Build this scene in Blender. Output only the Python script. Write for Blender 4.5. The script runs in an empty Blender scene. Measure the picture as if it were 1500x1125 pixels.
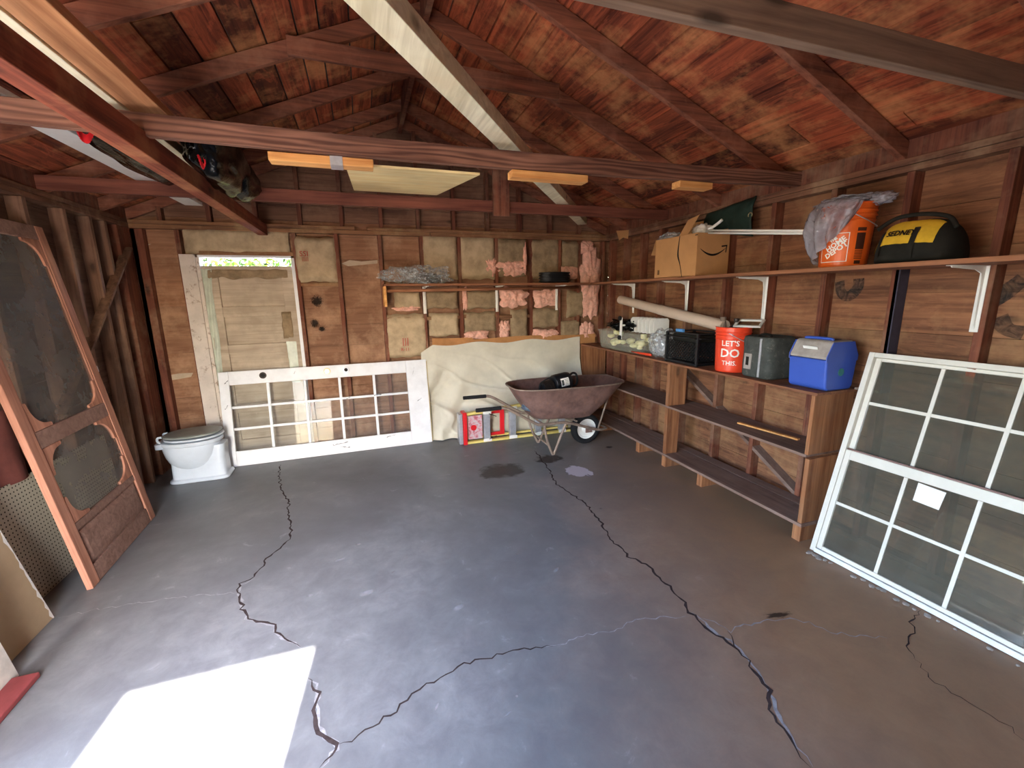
import bpy, bmesh, math, random
from mathutils import Vector, Matrix, noise
random.seed(7)
S = bpy.context.scene
COL = S.collection
PI = math.pi

# ------------------------------------------------------------------ camera
F, YAW, PITCH, ROLL = 634.2, 0.3265, 0.2020, -0.0155
CP = Vector((-2.9962, -5.1822, 1.6997))
fw = Vector((math.sin(YAW)*math.cos(PITCH), math.cos(YAW)*math.cos(PITCH), -math.sin(PITCH)))
_r = Vector((math.cos(YAW), -math.sin(YAW), 0)); _u = _r.cross(fw)
rt = _r*math.cos(ROLL) + _u*math.sin(ROLL)
up = -_r*math.sin(ROLL) + _u*math.cos(ROLL)
cam = bpy.data.cameras.new('camera'); camo = bpy.data.objects.new('camera', cam); COL.objects.link(camo)
cam.sensor_fit = 'HORIZONTAL'; cam.sensor_width = 36; cam.lens = F*36/1500
cam.clip_start = 0.02; cam.clip_end = 300
cam.shift_y = 0.0
m = Matrix((rt, up, -fw)).transposed().to_4x4(); m.translation = CP
camo.matrix_world = m
S.camera = camo

def at(px, py, ax, v):
    """world point where the sight line of a measured photo point meets a plane"""
    d = fw + rt*((px-750)/F) - up*((py-562.5)/F)
    i = 'XYZ'.index(ax)
    return CP + d*((v-CP[i])/d[i])

# ------------------------------------------------------------------ light
S.view_settings.view_transform = 'Standard'
S.view_settings.look = 'None'
S.view_settings.gamma = 1
S.view_settings.use_curve_mapping = False
S.view_settings.exposure = 2.9
W = bpy.data.worlds.new('sky'); S.world = W; W.use_nodes = True
nt = W.node_tree; nt.nodes.clear()
wo = nt.nodes.new('ShaderNodeOutputWorld'); bg = nt.nodes.new('ShaderNodeBackground')
sk = nt.nodes.new('ShaderNodeTexSky'); sk.sky_type = 'NISHITA'; sk.sun_disc = False
sk.sun_elevation = math.radians(39); sk.sun_rotation = math.radians(186); sk.air_density = 1.0; sk.dust_density = 1.6
bg.inputs[1].default_value = 0.75
nt.links.new(sk.outputs[0], bg.inputs[0]); nt.links.new(bg.outputs[0], wo.inputs[0])
sun = bpy.data.lights.new('sun', 'SUN'); sun.energy = 11.0; sun.angle = math.radians(0.55); sun.color = (1, .93, .82)
suno = bpy.data.objects.new('sun', sun); COL.objects.link(suno)
sdir = Vector((0.105, 1.0, -0.82)).normalized()
suno.rotation_euler = sdir.to_track_quat('-Z', 'Y').to_euler()
suno.location = (-4, -12, 8)
def portal(name, loc, rot, sx, sy):
    l = bpy.data.lights.new(name, 'AREA'); l.shape = 'RECTANGLE'; l.size = sx; l.size_y = sy; l.cycles.is_portal = True
    o = bpy.data.objects.new(name, l); COL.objects.link(o); o.location = loc; o.rotation_euler = rot
portal('doorway_portal', (-4.0, -5.72, 1.05), (PI/2, 0, 0), .8, 2.1)
portal('fill_opening_portal', (-5.22, -4.42, 1.2), (0, -PI/2, 0), 2.3, 2.3)  # sky portal over an unseen left wall opening added for fill light

# ------------------------------------------------------------------ materials
def lin(c):
    return tuple(((x/255+.055)/1.055)**2.4 if x > 10 else x/255/12.92 for x in c)
class Mt:
    def __init__(s, name, rough=.7, metal=0, spec=.3):
        s.m = bpy.data.materials.new(name); s.m.use_nodes = True
        s.t = s.m.node_tree; s.n = s.t.nodes; s.b = s.n['Principled BSDF']
        s.b.inputs['Roughness'].default_value = rough; s.b.inputs['Metallic'].default_value = metal
        s.b.inputs['Specular IOR Level'].default_value = spec
        s.tc = s.n.new('ShaderNodeTexCoord')
    def link(s, a, b): s.t.links.new(a, b)
    def map(s, scale, src='Object'):
        mp = s.n.new('ShaderNodeMapping'); mp.inputs['Scale'].default_value = scale
        s.link(s.tc.outputs[src], mp.inputs['Vector']); return mp.outputs[0]
    def noise(s, vec, scale, detail=4, rough=.55, dist=0):
        n = s.n.new('ShaderNodeTexNoise'); n.inputs['Scale'].default_value = scale
        n.inputs['Detail'].default_value = detail; n.inputs['Roughness'].default_value = rough
        n.inputs['Distortion'].default_value = dist
        s.link(vec, n.inputs['Vector']); return n.outputs['Fac']
    def ramp(s, fac, stops, interp='LINEAR'):
        r = s.n.new('ShaderNodeValToRGB'); r.color_ramp.interpolation = interp
        el = r.color_ramp.elements
        while len(el) < len(stops): el.new(.5)
        for e, (p, c) in zip(el, stops):
            e.position = p; e.color = (*c, 1) if len(c) == 3 else c
        s.link(fac, r.inputs[0]); return r.outputs[0]
    def mix(s, fac, a, b, mode='MIX'):
        x = s.n.new('ShaderNodeMix'); x.data_type = 'RGBA'; x.blend_type = mode
        for sock, v in ((x.inputs[0], fac), (x.inputs[6], a), (x.inputs[7], b)):
            if hasattr(v, 'is_linked') or hasattr(v, 'links'): s.link(v, sock)
            elif isinstance(v, tuple): sock.default_value = (*v, 1)
            else: sock.default_value = v
        return x.outputs[2]
    def math(s, op, a, b=0.0, c=None):
        x = s.n.new('ShaderNodeMath'); x.operation = op
        for sock, v in zip(x.inputs, (a, b) if c is None else (a, b, c)):
            if isinstance(v, (int, float)): sock.default_value = v
            else: s.link(v, sock)
        return x.outputs[0]
    def island(s):
        g = s.n.new('ShaderNodeNewGeometry'); return g.outputs['Random Per Island']
    def color(s, c):
        if isinstance(c, tuple): s.b.inputs['Base Color'].default_value = (*c, 1)
        else: s.link(c, s.b.inputs['Base Color'])
    def bump(s, h, st=.3, d=.01):
        b = s.n.new('ShaderNodeBump'); b.inputs['Strength'].default_value = st; b.inputs['Distance'].default_value = d
        s.link(h, b.inputs['Height']); s.link(b.outputs[0], s.b.inputs['Normal'])

G3 = {'x': (1.2, 26, 26), 'y': (26, 1.2, 26), 'z': (26, 26, 1.2)}
def wood(name, dark, light, axis='z', rough=.75, knots=True, isl=.35, figure=False, dust=None, blot=0):
    M = Mt(name, rough)
    v = M.map(G3[axis])
    g = M.noise(v, 1.0, 6, .65, .6)
    if figure:
        w = M.n.new('ShaderNodeTexWave'); w.wave_type = 'RINGS'; w.rings_direction = axis.upper()
        w.inputs['Scale'].default_value = 2.2; w.inputs['Distortion'].default_value = 14
        w.inputs['Detail'].default_value = 2; w.inputs['Detail Scale'].default_value = .6
        M.link(M.map({'x': (.8, 9, 9), 'y': (9, .8, 9), 'z': (9, 9, .8)}[axis]), w.inputs['Vector'])
        g = M.math('ADD', M.math('MULTIPLY', g, .7), M.math('MULTIPLY', w.outputs['Fac'], .3))
    c = M.ramp(g, [(.32, lin(dark)), (.68, lin(light))])
    big = M.noise(M.map((1, 1, 1)), 1.7, 3, .6)
    c = M.mix(M.math('MULTIPLY', M.ramp(big, [(.42, (0, 0, 0)), (.62, (1, 1, 1))]), .4), c, M.mix(1.0, c, (.45, .38, .34), 'MULTIPLY'))
    if isl:
        r = M.ramp(M.island(), [(0, (1-isl,)*3), (.5, (1, 1, 1)), (1, (1+isl*.5, 1+isl*.35, 1+isl*.2))])
        c = M.mix(1.0, c, r, 'MULTIPLY')
    if blot:
        b = M.noise(M.map({'x': (1, 4, 4), 'y': (4, 1, 4), 'z': (4, 4, 1)}[axis]), 2.2, 6, .75, 1.4)
        c = M.mix(M.math('MULTIPLY', M.ramp(b, [(.54, (0, 0, 0)), (.60, (1, 1, 1))]), .3*blot), c, lin(tuple(min(255, x*1.15) for x in light)))
        c = M.mix(M.math('MULTIPLY', M.ramp(b, [(.36, (1, 1, 1)), (.44, (0, 0, 0))]), .45*blot), c, lin(tuple(x*.7 for x in dark)))
    if knots:
        vo = M.n.new('ShaderNodeTexVoronoi'); vo.inputs['Scale'].default_value = 1.0
        M.link(M.map(tuple(x*.16 if x > 5 else 1.6 for x in G3[axis])), vo.inputs['Vector'])
        k = M.ramp(vo.outputs['Distance'], [(.05, (1, 1, 1)), (.12, (0, 0, 0))])
        c = M.mix(M.math('MULTIPLY', k, .75), c, lin(tuple(x*.4 for x in dark)))
    if dust:
        d = M.noise(M.map((1, 1, 1)), 2.3, 5, .7)
        c = M.mix(M.ramp(d, [(.48, (0, 0, 0)), (.66, (.6, .6, .6))]), c, lin(dust))
    M.color(c); M.bump(g, .35, .004)
    return M.m
def plain(name, c, rough=.5, metal=0, spec=.4, var=.12, scale=9, dirt=None, bump=0):
    M = Mt(name, rough, metal, spec)
    n = M.noise(M.map((1, 1, 1)), scale, 5, .65)
    a = lin(c); b = tuple(x*(1-var*2.2) for x in a)
    k = M.ramp(n, [(.3, b), (.6, a)])
    if dirt:
        n2 = M.noise(M.map((1, 1, 1)), scale*2.3, 6, .75, .5)
        k = M.mix(M.ramp(n2, [(.56, (0, 0, 0)), (.66, (.85, .85, .85))]), k, lin(dirt))
    M.color(k)
    if bump: M.bump(n, bump, .01)
    return M.m
def glass(name, dust=.12, tint=(.5, .5, .46), refl=1.0):
    M = Mt(name); t = M.t; n = M.n; n.remove(M.b)
    out = n['Material Output']
    tr = n.new('ShaderNodeBsdfTransparent'); tr.inputs[0].default_value = (.93, .95, .93, 1)
    gl = n.new('ShaderNodeBsdfGlossy'); gl.inputs['Roughness'].default_value = .03
    df = n.new('ShaderNodeBsdfDiffuse'); df.inputs[0].default_value = (*tint, 1)
    fr = n.new('ShaderNodeFresnel'); fr.inputs[0].default_value = 1.5
    m1 = n.new('ShaderNodeMixShader'); m2 = n.new('ShaderNodeMixShader')
    k = M.math('MULTIPLY', fr.outputs[0], 1.8*refl)
    t.links.new(k, m1.inputs[0]); t.links.new(tr.outputs[0], m1.inputs[1]); t.links.new(gl.outputs[0], m1.inputs[2])
    d = M.noise(M.map((1, 1, 1)), 3.0, 6, .7, .4)
    dd = M.math('MULTIPLY', M.ramp(d, [(.3, (.5, .5, .5)), (.75, (1, 1, 1))]), dust)
    t.links.new(dd, m2.inputs[0]); t.links.new(m1.outputs[0], m2.inputs[1]); t.links.new(df.outputs[0], m2.inputs[2])
    t.links.new(m2.outputs[0], out.inputs[0]); return M.m
def film(name, c, alpha=.5, rough=.25, sc=9, lo=.5):
    """thin plastic film: part see-through, part shiny"""
    M = Mt(name, rough, 0, .8); M.color(lin(c)); out = M.n['Material Output']
    tr = M.n.new('ShaderNodeBsdfTransparent'); mx = M.n.new('ShaderNodeMixShader')
    n = M.noise(M.map((1, 1, 1)), sc, 3, .6, 2.0)
    M.bump(n, .7, .02)
    f = M.ramp(n, [(.35, (alpha*lo,)*3), (.65, (min(1, alpha*1.3),)*3)])
    M.t.links.new(f, mx.inputs[0]); M.t.links.new(tr.outputs[0], mx.inputs[1]); M.t.links.new(M.b.outputs[0], mx.inputs[2])
    M.t.links.new(mx.outputs[0], out.inputs[0]); return M.m

m_raft = wood('rafter_wood', (84, 46, 36), (152, 94, 70), 'x', isl=.2, dust=(166, 116, 92))
m_tie = wood('tie_beam_wood', (92, 58, 46), (148, 104, 84), 'x', isl=0, figure=True)
m_stud = wood('stud_wood', (84, 44, 34), (140, 84, 62), 'z', isl=.25, dust=(150, 120, 95))
m_plate = wood('plate_wood', (98, 66, 46), (168, 122, 86), 'x', isl=.1, dust=(180, 150, 110))
m_platey = wood('side_plate_wood', (84, 54, 42), (140, 98, 74), 'y', isl=.1, dust=(170, 140, 110))
m_redbeam = wood('red_beam_wood', (104, 50, 38), (170, 92, 66), 'y', isl=0, dust=(190, 130, 90))
m_deck = wood('deck_boards', (74, 26, 18), (178, 92, 60), 'y', isl=.65, dust=(216, 150, 98), blot=1)
m_sheath = wood('sheathing_back', (136, 96, 70), (170, 126, 98), 'x', isl=.2, knots=False, dust=(196, 156, 124), blot=.5)
m_studl = wood('stud_wood_dusty', (100, 72, 58), (150, 114, 94), 'z', isl=.2, dust=(150, 120, 100))
m_sheathl = wood('sheathing_left', (92, 68, 56), (134, 102, 84), 'y', isl=.15, knots=False, dust=(140, 112, 94))
m_sheathr = wood('sheathing_side', (98, 60, 42), (160, 110, 78), 'y', isl=.25, knots=True, dust=(166, 126, 88), blot=.6)
m_gable = wood('gable_boards', (96, 62, 48), (146, 106, 82), 'x', isl=.2, dust=(150, 115, 90))
m_shelf = wood('shelf_wood', (110, 68, 48), (164, 110, 78), 'y', isl=.1, dust=(120, 90, 74))
m_shelfx = wood('back_shelf_wood', (110, 68, 48), (164, 110, 78), 'x', isl=.1)
m_bench = wood('bench_wood', (118, 72, 46), (178, 122, 82), 'z', isl=.1, dust=(140, 104, 78))
m_dusty = wood('dusty_board', (104, 80, 70), (146, 118, 104), 'y', isl=.1, knots=False, dust=(134, 112, 104))
m_cedar = wood('screen_door_wood', (160, 108, 88), (206, 150, 126), 'z', isl=.15, knots=False)
m_cedary = wood('screen_rail_wood', (128, 98, 88), (168, 134, 120), 'y', isl=.15, knots=False)
m_fresh = wood('fresh_pine', (206, 136, 74), (246, 190, 120), 'x', isl=.1, knots=False)
m_plyw = wood('pale_plywood', (238, 204, 140), (252, 232, 176), 'x', isl=0, knots=False)
m_orange = wood('orange_plank', (170, 112, 74), (222, 164, 118), 'y', isl=0, knots=False)
m_whitewood = wood('weathered_white_board', (206, 194, 160), (246, 238, 208), 'y', isl=0, knots=True, dust=(214, 196, 160))
m_paint = plain('worn_white_paint', (234, 236, 240), .45, 0, .4, .06, 6)
m_sash = plain('sash_white_paint', (226, 220, 208), .5, 0, .4, .05, 5)
m_jamb = plain('chipped_white_paint', (220, 208, 198), .65, 0, .3, .08, 5, dirt=(140, 112, 92))
m_doorp = wood('old_door_paint', (176, 160, 140), (208, 192, 172), 'x', isl=0, knots=False, dust=(150, 134, 114))
m_porc = plain('dusty_porcelain', (214, 224, 236), .16, 0, .6, .04, 6)
m_seat = plain('seat_plastic', (150, 156, 150), .4, 0, .4, .12, 8)
m_ins = plain('insulation_paper', (196, 174, 142), .9, 0, .1, .16, 7, bump=.9)
m_ins2 = plain('insulation_paper_dark', (160, 138, 110), .9, 0, .1, .2, 9, bump=.9)
m_pink = plain('pink_fibreglass', (246, 190, 170), 1, 0, .05, .14, 26, bump=.7)
m_card = plain('cardboard', (196, 146, 98), .85, 0, .15, .06, 5)
m_cards = plain('tan_cardboard', (190, 136, 88), .85, 0, .15, .12, 5)
m_cream = plain('cream_cloth', (214, 208, 190), .9, 0, .1, .08, 3)
m_black = plain('black_plastic', (24, 26, 30), .35, 0, .5, .1, 8)
m_trash = plain('black_bag_plastic', (6, 6, 7), .16, 0, .3, .05, 9, bump=.8)
m_red = plain('red_plastic', (214, 32, 40), .35, 0, .5, .05, 8)
m_orangeb = plain('orange_bucket', (236, 104, 36), .4, 0, .4, .08, 5)
m_redb = plain('red_orange_bucket', (238, 74, 44), .32, 0, .5, .04, 5)
m_white = plain('white_print', (240, 236, 228), .5, 0, .3, .02, 5)
m_metalw = plain('white_metal', (236, 234, 228), .35, 0, .5, .04, 8)
m_ink = plain('black_ink', (24, 20, 20), .6, 0, .2, .02, 5)
m_grey = plain('grey_canvas', (78, 80, 76), .85, 0, .2, .2, 10, dirt=(110, 108, 98), bump=.3)
m_blue = plain('cooler_blue', (62, 92, 186), .35, 0, .5, .04, 5)
m_lid = plain('cooler_lid', (170, 160, 152), .6, 0, .3, .16, 12)
m_rust = plain('rusty_brown_steel', (144, 112, 104), .55, .25, .4, .22, 9, dirt=(150, 112, 96))
m_rustl = plain('weathered_steel', (158, 138, 124), .6, .3, .4, .2, 14)
m_rubber = plain('rubber', (34, 34, 36), .8, 0, .2, .1, 10)
m_alu = plain('aluminium', (204, 206, 212), .35, .6, .5, .12, 18)
m_yel = plain('yellow_fibreglass', (228, 208, 120), .5, 0, .4, .08, 8)
m_gold = plain('yellow_canvas', (222, 178, 52), .8, 0, .2, .12, 10)
m_dkcan = plain('dark_canvas', (38, 36, 32), .85, 0, .15, .15, 10, bump=.3)
m_green = plain('dark_green_tarp', (40, 58, 50), .6, 0, .3, .15, 9, bump=.3)
m_tube = plain('pale_tube', (206, 184, 164), .5, 0, .4, .05, 6)
m_peg = None
m_glass = glass('dusty_window_glass', .42, (.17, .16, .13), 1.0)
m_glassd = glass('door_glass', .20, (.42, .42, .44), .16)
m_film = film('clear_plastic_bag', (214, 218, 222), .36, .12, 12, .3)
m_greyfilm = film('grey_plastic_bag', (156, 152, 160), .66, .2, 7, .8)
m_tote = film('milky_plastic_tote', (224, 226, 210), .2, .3, 3, .9)
m_plpale = plain('pale_plastic_sheet', (200, 208, 192), .35, 0, .5, .1, 10, bump=.4)
m_food = plain('pale_yellow_foam', (236, 228, 172), .8, 0, .2, .1, 14)
m_darkiron = plain('dark_metal', (60, 50, 46), .5, .5, .4, .15, 10)
m_brass = plain('pale_brass', (206, 186, 140), .35, .7, .5, .1, 10)

def _peg():
    M = Mt('pegboard', .8)
    sx = M.n.new('ShaderNodeSeparateXYZ'); M.link(M.map((1, 1, 1)), sx.inputs[0])
    def cell(o): return M.math('SUBTRACT', M.math('FRACT', M.math('DIVIDE', o, .0254)), .5)
    a = cell(sx.outputs[1]); b = cell(sx.outputs[2])
    d = M.math('ADD', M.math('MULTIPLY', a, a), M.math('MULTIPLY', b, b))
    f = M.math('LESS_THAN', d, .035)
    M.color(M.mix(f, lin((196, 186, 164)), lin((60, 52, 44)))); return M.m
m_peg = _peg()
def _screen():
    M = Mt('insect_screen', .8); M.color(lin((96, 98, 98)))
    M.b.inputs['Base Color'].default_value = (*lin((112, 108, 104)), 1)
    tr = M.n.new('ShaderNodeBsdfTransparent'); mx = M.n.new('ShaderNodeMixShader')
    n = M.noise(M.map((1, 1, 1)), 4, 4, .7, .3)
    M.link(M.ramp(n, [(.3, (.55,)*3), (.7, (.75,)*3)]), mx.inputs[0])
    M.link(tr.outputs[0], mx.inputs[1]); M.link(M.b.outputs[0], mx.inputs[2]); M.link(mx.outputs[0], M.n['Material Output'].inputs[0]); return M.m
m_screen = _screen()
def _floor():
    M = Mt('old_concrete', .42, 0, .45)
    o = M.map((1, 1, 1))
    n1 = M.noise(o, .9, 6, .62, .3); n2 = M.noise(o, 7, 6, .7, .4); n3 = M.noise(o, 60, 3, .6)
    c = M.ramp(n1, [(.3, lin((98, 100, 102))), (.5, lin((119, 121, 124))), (.7, lin((138, 139, 142)))])
    c = M.mix(M.ramp(n2, [(.35, (.55,)*3), (.6, (0, 0, 0))]), c, lin((96, 95, 102)))
    c = M.mix(M.ramp(n2, [(.62, (0, 0, 0)), (.72, (.5,)*3)]), c, lin((162, 162, 168)))
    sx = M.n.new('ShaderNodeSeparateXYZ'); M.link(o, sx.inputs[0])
    # warm brown bounce light painted into the slab colour toward the bench side
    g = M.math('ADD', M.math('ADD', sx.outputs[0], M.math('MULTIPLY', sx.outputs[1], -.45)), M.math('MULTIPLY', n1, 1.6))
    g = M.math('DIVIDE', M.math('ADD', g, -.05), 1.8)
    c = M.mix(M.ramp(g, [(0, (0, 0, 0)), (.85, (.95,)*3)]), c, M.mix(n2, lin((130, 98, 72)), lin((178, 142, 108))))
    c = M.mix(M.math('MULTIPLY', n3, .12), c, lin((80, 78, 80)))
    M.color(c); M.bump(M.math('ADD', M.math('MULTIPLY', n2, .6), M.math('MULTIPLY', n3, .2)), .18, .01)
    M.link(M.ramp(n2, [(.3, (.34,)*3), (.7, (.6,)*3)]), M.b.inputs['Roughness']); return M.m
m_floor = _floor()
m_crack = plain('crack_dirt', (72, 62, 62), 1, 0, 0, .2, 30)
m_chip = plain('crack_edge', (168, 166, 170), .9, 0, .1, .2, 30)

# ------------------------------------------------------------------ mesh helpers
def bmn(): return bmesh.new()
def face(bm, vs):
    try: return bm.faces.new(vs)
    except ValueError: return None
def box(bm, a, b, mt=None, jit=0):
    x0, y0, z0 = a; x1, y1, z1 = b
    P = [(x0,y0,z0),(x1,y0,z0),(x1,y1,z0),(x0,y1,z0),(x0,y0,z1),(x1,y0,z1),(x1,y1,z1),(x0,y1,z1)]
    V = [bm.verts.new((mt @ Vector(p)) if mt else Vector(p)) for p in P]
    for f in ((0,3,2,1),(4,5,6,7),(0,1,5,4),(1,2,6,5),(2,3,7,6),(3,0,4,7)): bm.faces.new([V[i] for i in f])
    return V
def beam(bm, a, b, w, h, upv=(0,0,1)):
    """board from a to b; w across, h along up (a,b on its centre line)"""
    a = Vector(a); b = Vector(b); d = (b-a).normalized(); s = d.cross(Vector(upv)).normalized(); u = s.cross(d)
    V = []
    for p in (a, b):
        for i, j in ((-1,-1),(1,-1),(1,1),(-1,1)): V.append(bm.verts.new(p + s*(i*w/2) + u*(j*h/2)))
    for f in ((0,1,2,3),(7,6,5,4),(0,4,5,1),(1,5,6,2),(2,6,7,3),(3,7,4,0)): bm.faces.new([V[i] for i in f])
def spline(pts, n=6, closed=False):
    pts = [Vector(p) for p in pts]; out = []
    N = len(pts)
    for i in range(N if closed else N-1):
        p0 = pts[i-1] if (i or closed) else pts[0]; p1 = pts[i]; p2 = pts[(i+1) % N]; p3 = pts[(i+2) % N] if (closed or i+2 < N) else pts[-1]
        for k in range(n):
            t = k/n
            out.append(.5*((2*p1)+(p2-p0)*t+(2*p0-5*p1+4*p2-p3)*t*t+(3*p1-p0-3*p2+p3)*t**3))
    if not closed: out.append(pts[-1])
    return out
def tube(bm, pts, r, seg=8, closed=False, caps=True):
    pts = [Vector(p) for p in pts]; N = len(pts); rings = []
    prev = None
    for i, p in enumerate(pts):
        if closed: d = pts[(i+1) % N]-pts[i-1]
        else: d = (pts[min(i+1, N-1)]-pts[max(i-1, 0)])
        d.normalize()
        if prev is None:
            s = d.orthogonal().normalized()
        else:
            s = (prev - d*prev.dot(d)).normalized()
        prev = s; t = d.cross(s); rr = r[i] if isinstance(r, (list, tuple)) else r
        rings.append([bm.verts.new(p + (s*math.cos(2*PI*k/seg)+t*math.sin(2*PI*k/seg))*rr) for k in range(seg)])
    for i in range(N if closed else N-1):
        A = rings[i]; B = rings[(i+1) % N]
        for k in range(seg): face(bm, (A[k], A[(k+1) % seg], B[(k+1) % seg], B[k]))
    if caps and not closed:
        face(bm, list(reversed(rings[0]))); face(bm, rings[-1])
def cyl(bm, a, b, r, seg=20, r2=None): tube(bm, [a, b], [r, r if r2 is None else r2], seg)
def rings(bm, loops, cap0=True, cap1=True, mt=None):
    R = [[bm.verts.new((mt @ Vector(p)) if mt else Vector(p)) for p in L] for L in loops]
    for A, B in zip(R, R[1:]):
        n = len(A)
        for k in range(n): face(bm, (A[k], A[(k+1) % n], B[(k+1) % n], B[k]))
    if cap0: face(bm, list(reversed(R[0])))
    if cap1: face(bm, R[-1])
def sup(cx, cy, z, rx, ry, e=2.0, n=28, tilt=0):
    """super-ellipse loop at height z; e=2 round, bigger squarer"""
    L = []
    for k in range(n):
        a = 2*PI*k/n; c = math.cos(a); s = math.sin(a)
        x = abs(c)**(2/e)*(1 if c >= 0 else -1)*rx; y = abs(s)**(2/e)*(1 if s >= 0 else -1)*ry
        L.append((cx+x, cy+y, z+tilt*x))
    return L
def prism(bm, out, d, mt=None):
    """outline (x,z) extruded from y=0 to y=d"""
    A = [bm.verts.new((mt @ Vector((p[0], 0, p[1]))) if mt else Vector((p[0], 0, p[1]))) for p in out]
    B = [bm.verts.new((mt @ Vector((p[0], d, p[1]))) if mt else Vector((p[0], d, p[1]))) for p in out]
    face(bm, A); face(bm, list(reversed(B))); n = len(A)
    for k in range(n): face(bm, (A[(k+1) % n], A[k], B[k], B[(k+1) % n]))
def sheet(bm, fn, nu, nv, thick=0):
    V = [[bm.verts.new(fn(i/nu, j/nv)) for j in range(nv+1)] for i in range(nu+1)]
    for i in range(nu):
        for j in range(nv): face(bm, (V[i][j], V[i+1][j], V[i+1][j+1], V[i][j+1]))
def blob(bm, c, r, amp=.25, fr=2.2, seed=0, sub=4, mt=None, flat=None):
    t = bmesh.new(); bmesh.ops.create_icosphere(t, subdivisions=sub, radius=1)
    mp = {}
    for v in t.verts:
        p = v.co.copy(); k = 1+amp*noise.fractal(p*fr+Vector((seed*7.3, seed, 0)), 1.0, 2.1, 2)
        k -= amp*.30*(1-abs(noise.noise(p*fr*1.6+Vector((seed, 3, 1))))*2)**6 if amp > .18 else 0
        q = Vector((p.x*r[0]*k, p.y*r[1]*k, p.z*r[2]*k))
        if flat is not None: q.z = max(q.z, flat)
        if mt: q = mt @ q
        mp[v.index] = bm.verts.new(Vector(c)+q)
    for f in t.faces: face(bm, [mp[v.index] for v in f.verts])
    t.free()
def M4(loc=(0,0,0), rz=0, rx=0, ry=0):
    return Matrix.Translation(loc) @ Matrix.Rotation(rz, 4, 'Z') @ Matrix.Rotation(ry, 4, 'Y') @ Matrix.Rotation(rx, 4, 'X')
WM = {}
def obj(name, bm, mat, parent=None, smooth=False, bevel=0, solid=0, seg=2, sub=0, local=False):
    if parent and not local: bm.transform(WM[parent.name].inverted())
    if not smooth or bevel: bmesh.ops.recalc_face_normals(bm, faces=bm.faces)
    elif solid == 0: bmesh.ops.recalc_face_normals(bm, faces=bm.faces)
    me = bpy.data.meshes.new(name); bm.to_mesh(me); bm.free()
    me.materials.append(mat)
    if smooth: me.polygons.foreach_set('use_smooth', [True]*len(me.polygons))
    o = bpy.data.objects.new(name, me); COL.objects.link(o)
    WM[o.name] = WM[parent.name] if parent else Matrix.Identity(4)
    if parent: o.parent = parent
    if solid:
        k = o.modifiers.new('solid', 'SOLIDIFY'); k.thickness = solid; k.offset = 0
    if bevel:
        k = o.modifiers.new('bevel', 'BEVEL'); k.width = bevel; k.segments = seg; k.limit_method = 'ANGLE'; k.angle_limit = .6
    if sub:
        k = o.modifiers.new('sub', 'SUBSURF'); k.levels = sub; k.render_levels = sub
    return o
def tag(o, label, cat, group=None, kind=None):
    o['label'] = label; o['category'] = cat
    if group: o['group'] = group
    if kind: o['kind'] = kind
    return o
def struct(name, bm, mat, parent=None, **k):
    o = obj(name, bm, mat, parent, **k)
    if not parent: o['kind'] = 'structure'
    return o
def thing(name, label, cat, loc=(0,0,0), group=None, rot=None):
    o = bpy.data.objects.new(name, None); COL.objects.link(o); o.location = loc; o.empty_display_size = .05
    if rot: o.rotation_euler = rot
    from mathutils import Euler
    WM[o.name] = Matrix.Translation(loc) @ (Euler(rot).to_matrix().to_4x4() if rot else Matrix.Identity(4))
    return tag(o, label, cat, group)
def textmesh(s, size, extr=0.0006, shear=0, bold=0.0, sx=1):
    cu = bpy.data.curves.new('t', 'FONT'); cu.body = s; cu.size = size; cu.extrude = extr; cu.shear = shear
    cu.align_x = 'CENTER'; cu.align_y = 'CENTER'; cu.offset = bold; cu.resolution_u = 2
    o = bpy.data.objects.new('t', cu); COL.objects.link(o)
    dg = bpy.context.evaluated_depsgraph_get(); me = bpy.data.meshes.new_from_object(o.evaluated_get(dg))
    bm = bmesh.new(); bm.from_mesh(me)
    bpy.data.objects.remove(o); bpy.data.meshes.remove(me)
    for v in bm.verts: v.co.x *= sx
    return bm
def warp(bm, fn):
    for v in bm.verts: v.co = fn(v.co.copy())
    return bm
# ------------------------------------------------------------------ building shell
XL, XR, YF, H = -5.0, 0.09, -5.65, 2.448     # stud faces left / right, front wall, top of the plates
XM, SL = -2.46, 0.41                          # ridge line, roof slope
def zr(x): return 2.46 + SL*((0.06-x) if x > XM else (x+4.98))   # underside of the rafters
SD = .09                                       # stud depth
bm = bmn(); box(bm, (-9, -16, -.15), (4, 6, -.02)); g = struct('ground', bm, plain('driveway_concrete', (186, 178, 166), .9, 0, .1, .1, 2))
bm = bmn()
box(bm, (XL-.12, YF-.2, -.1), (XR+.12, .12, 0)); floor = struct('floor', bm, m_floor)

def crackline(pts, w, name='crack', mat=None, z=.0012, jit=.012, seed=1, h=0):
    """jagged ribbon through measured photo points on the slab"""
    R = random.Random(seed)
    P = [at(x, y, 'Z', 0) for x, y in pts]; Q = []
    for a, b in zip(P, P[1:]):
        n = max(2, int((b-a).length/.025)); d = (b-a).normalized(); s = Vector((-d.y, d.x, 0))
        for k in range(n): Q.append(a.lerp(b, k/n)+s*R.uniform(-jit, jit))
    Q.append(P[-1])
    bm = bmn(); prev = None
    for i, q in enumerate(Q):
        d = (Q[min(i+1, len(Q)-1)]-Q[max(i-1, 0)]).normalized(); s = Vector((-d.y, d.x, 0))
        t = min(1, i/4, (len(Q)-1-i)/4)*R.uniform(.45, 1.25)*w/2+.0006
        v = (bm.verts.new((q.x+s.x*t, q.y+s.y*t, z)), bm.verts.new((q.x-s.x*t*R.uniform(.5, 1), q.y-s.y*t, z+h)))
        if prev: face(bm, (prev[0], prev[1], v[1], v[0]))
        prev = v
    return obj(name, bm, mat or m_crack, floor)
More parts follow.
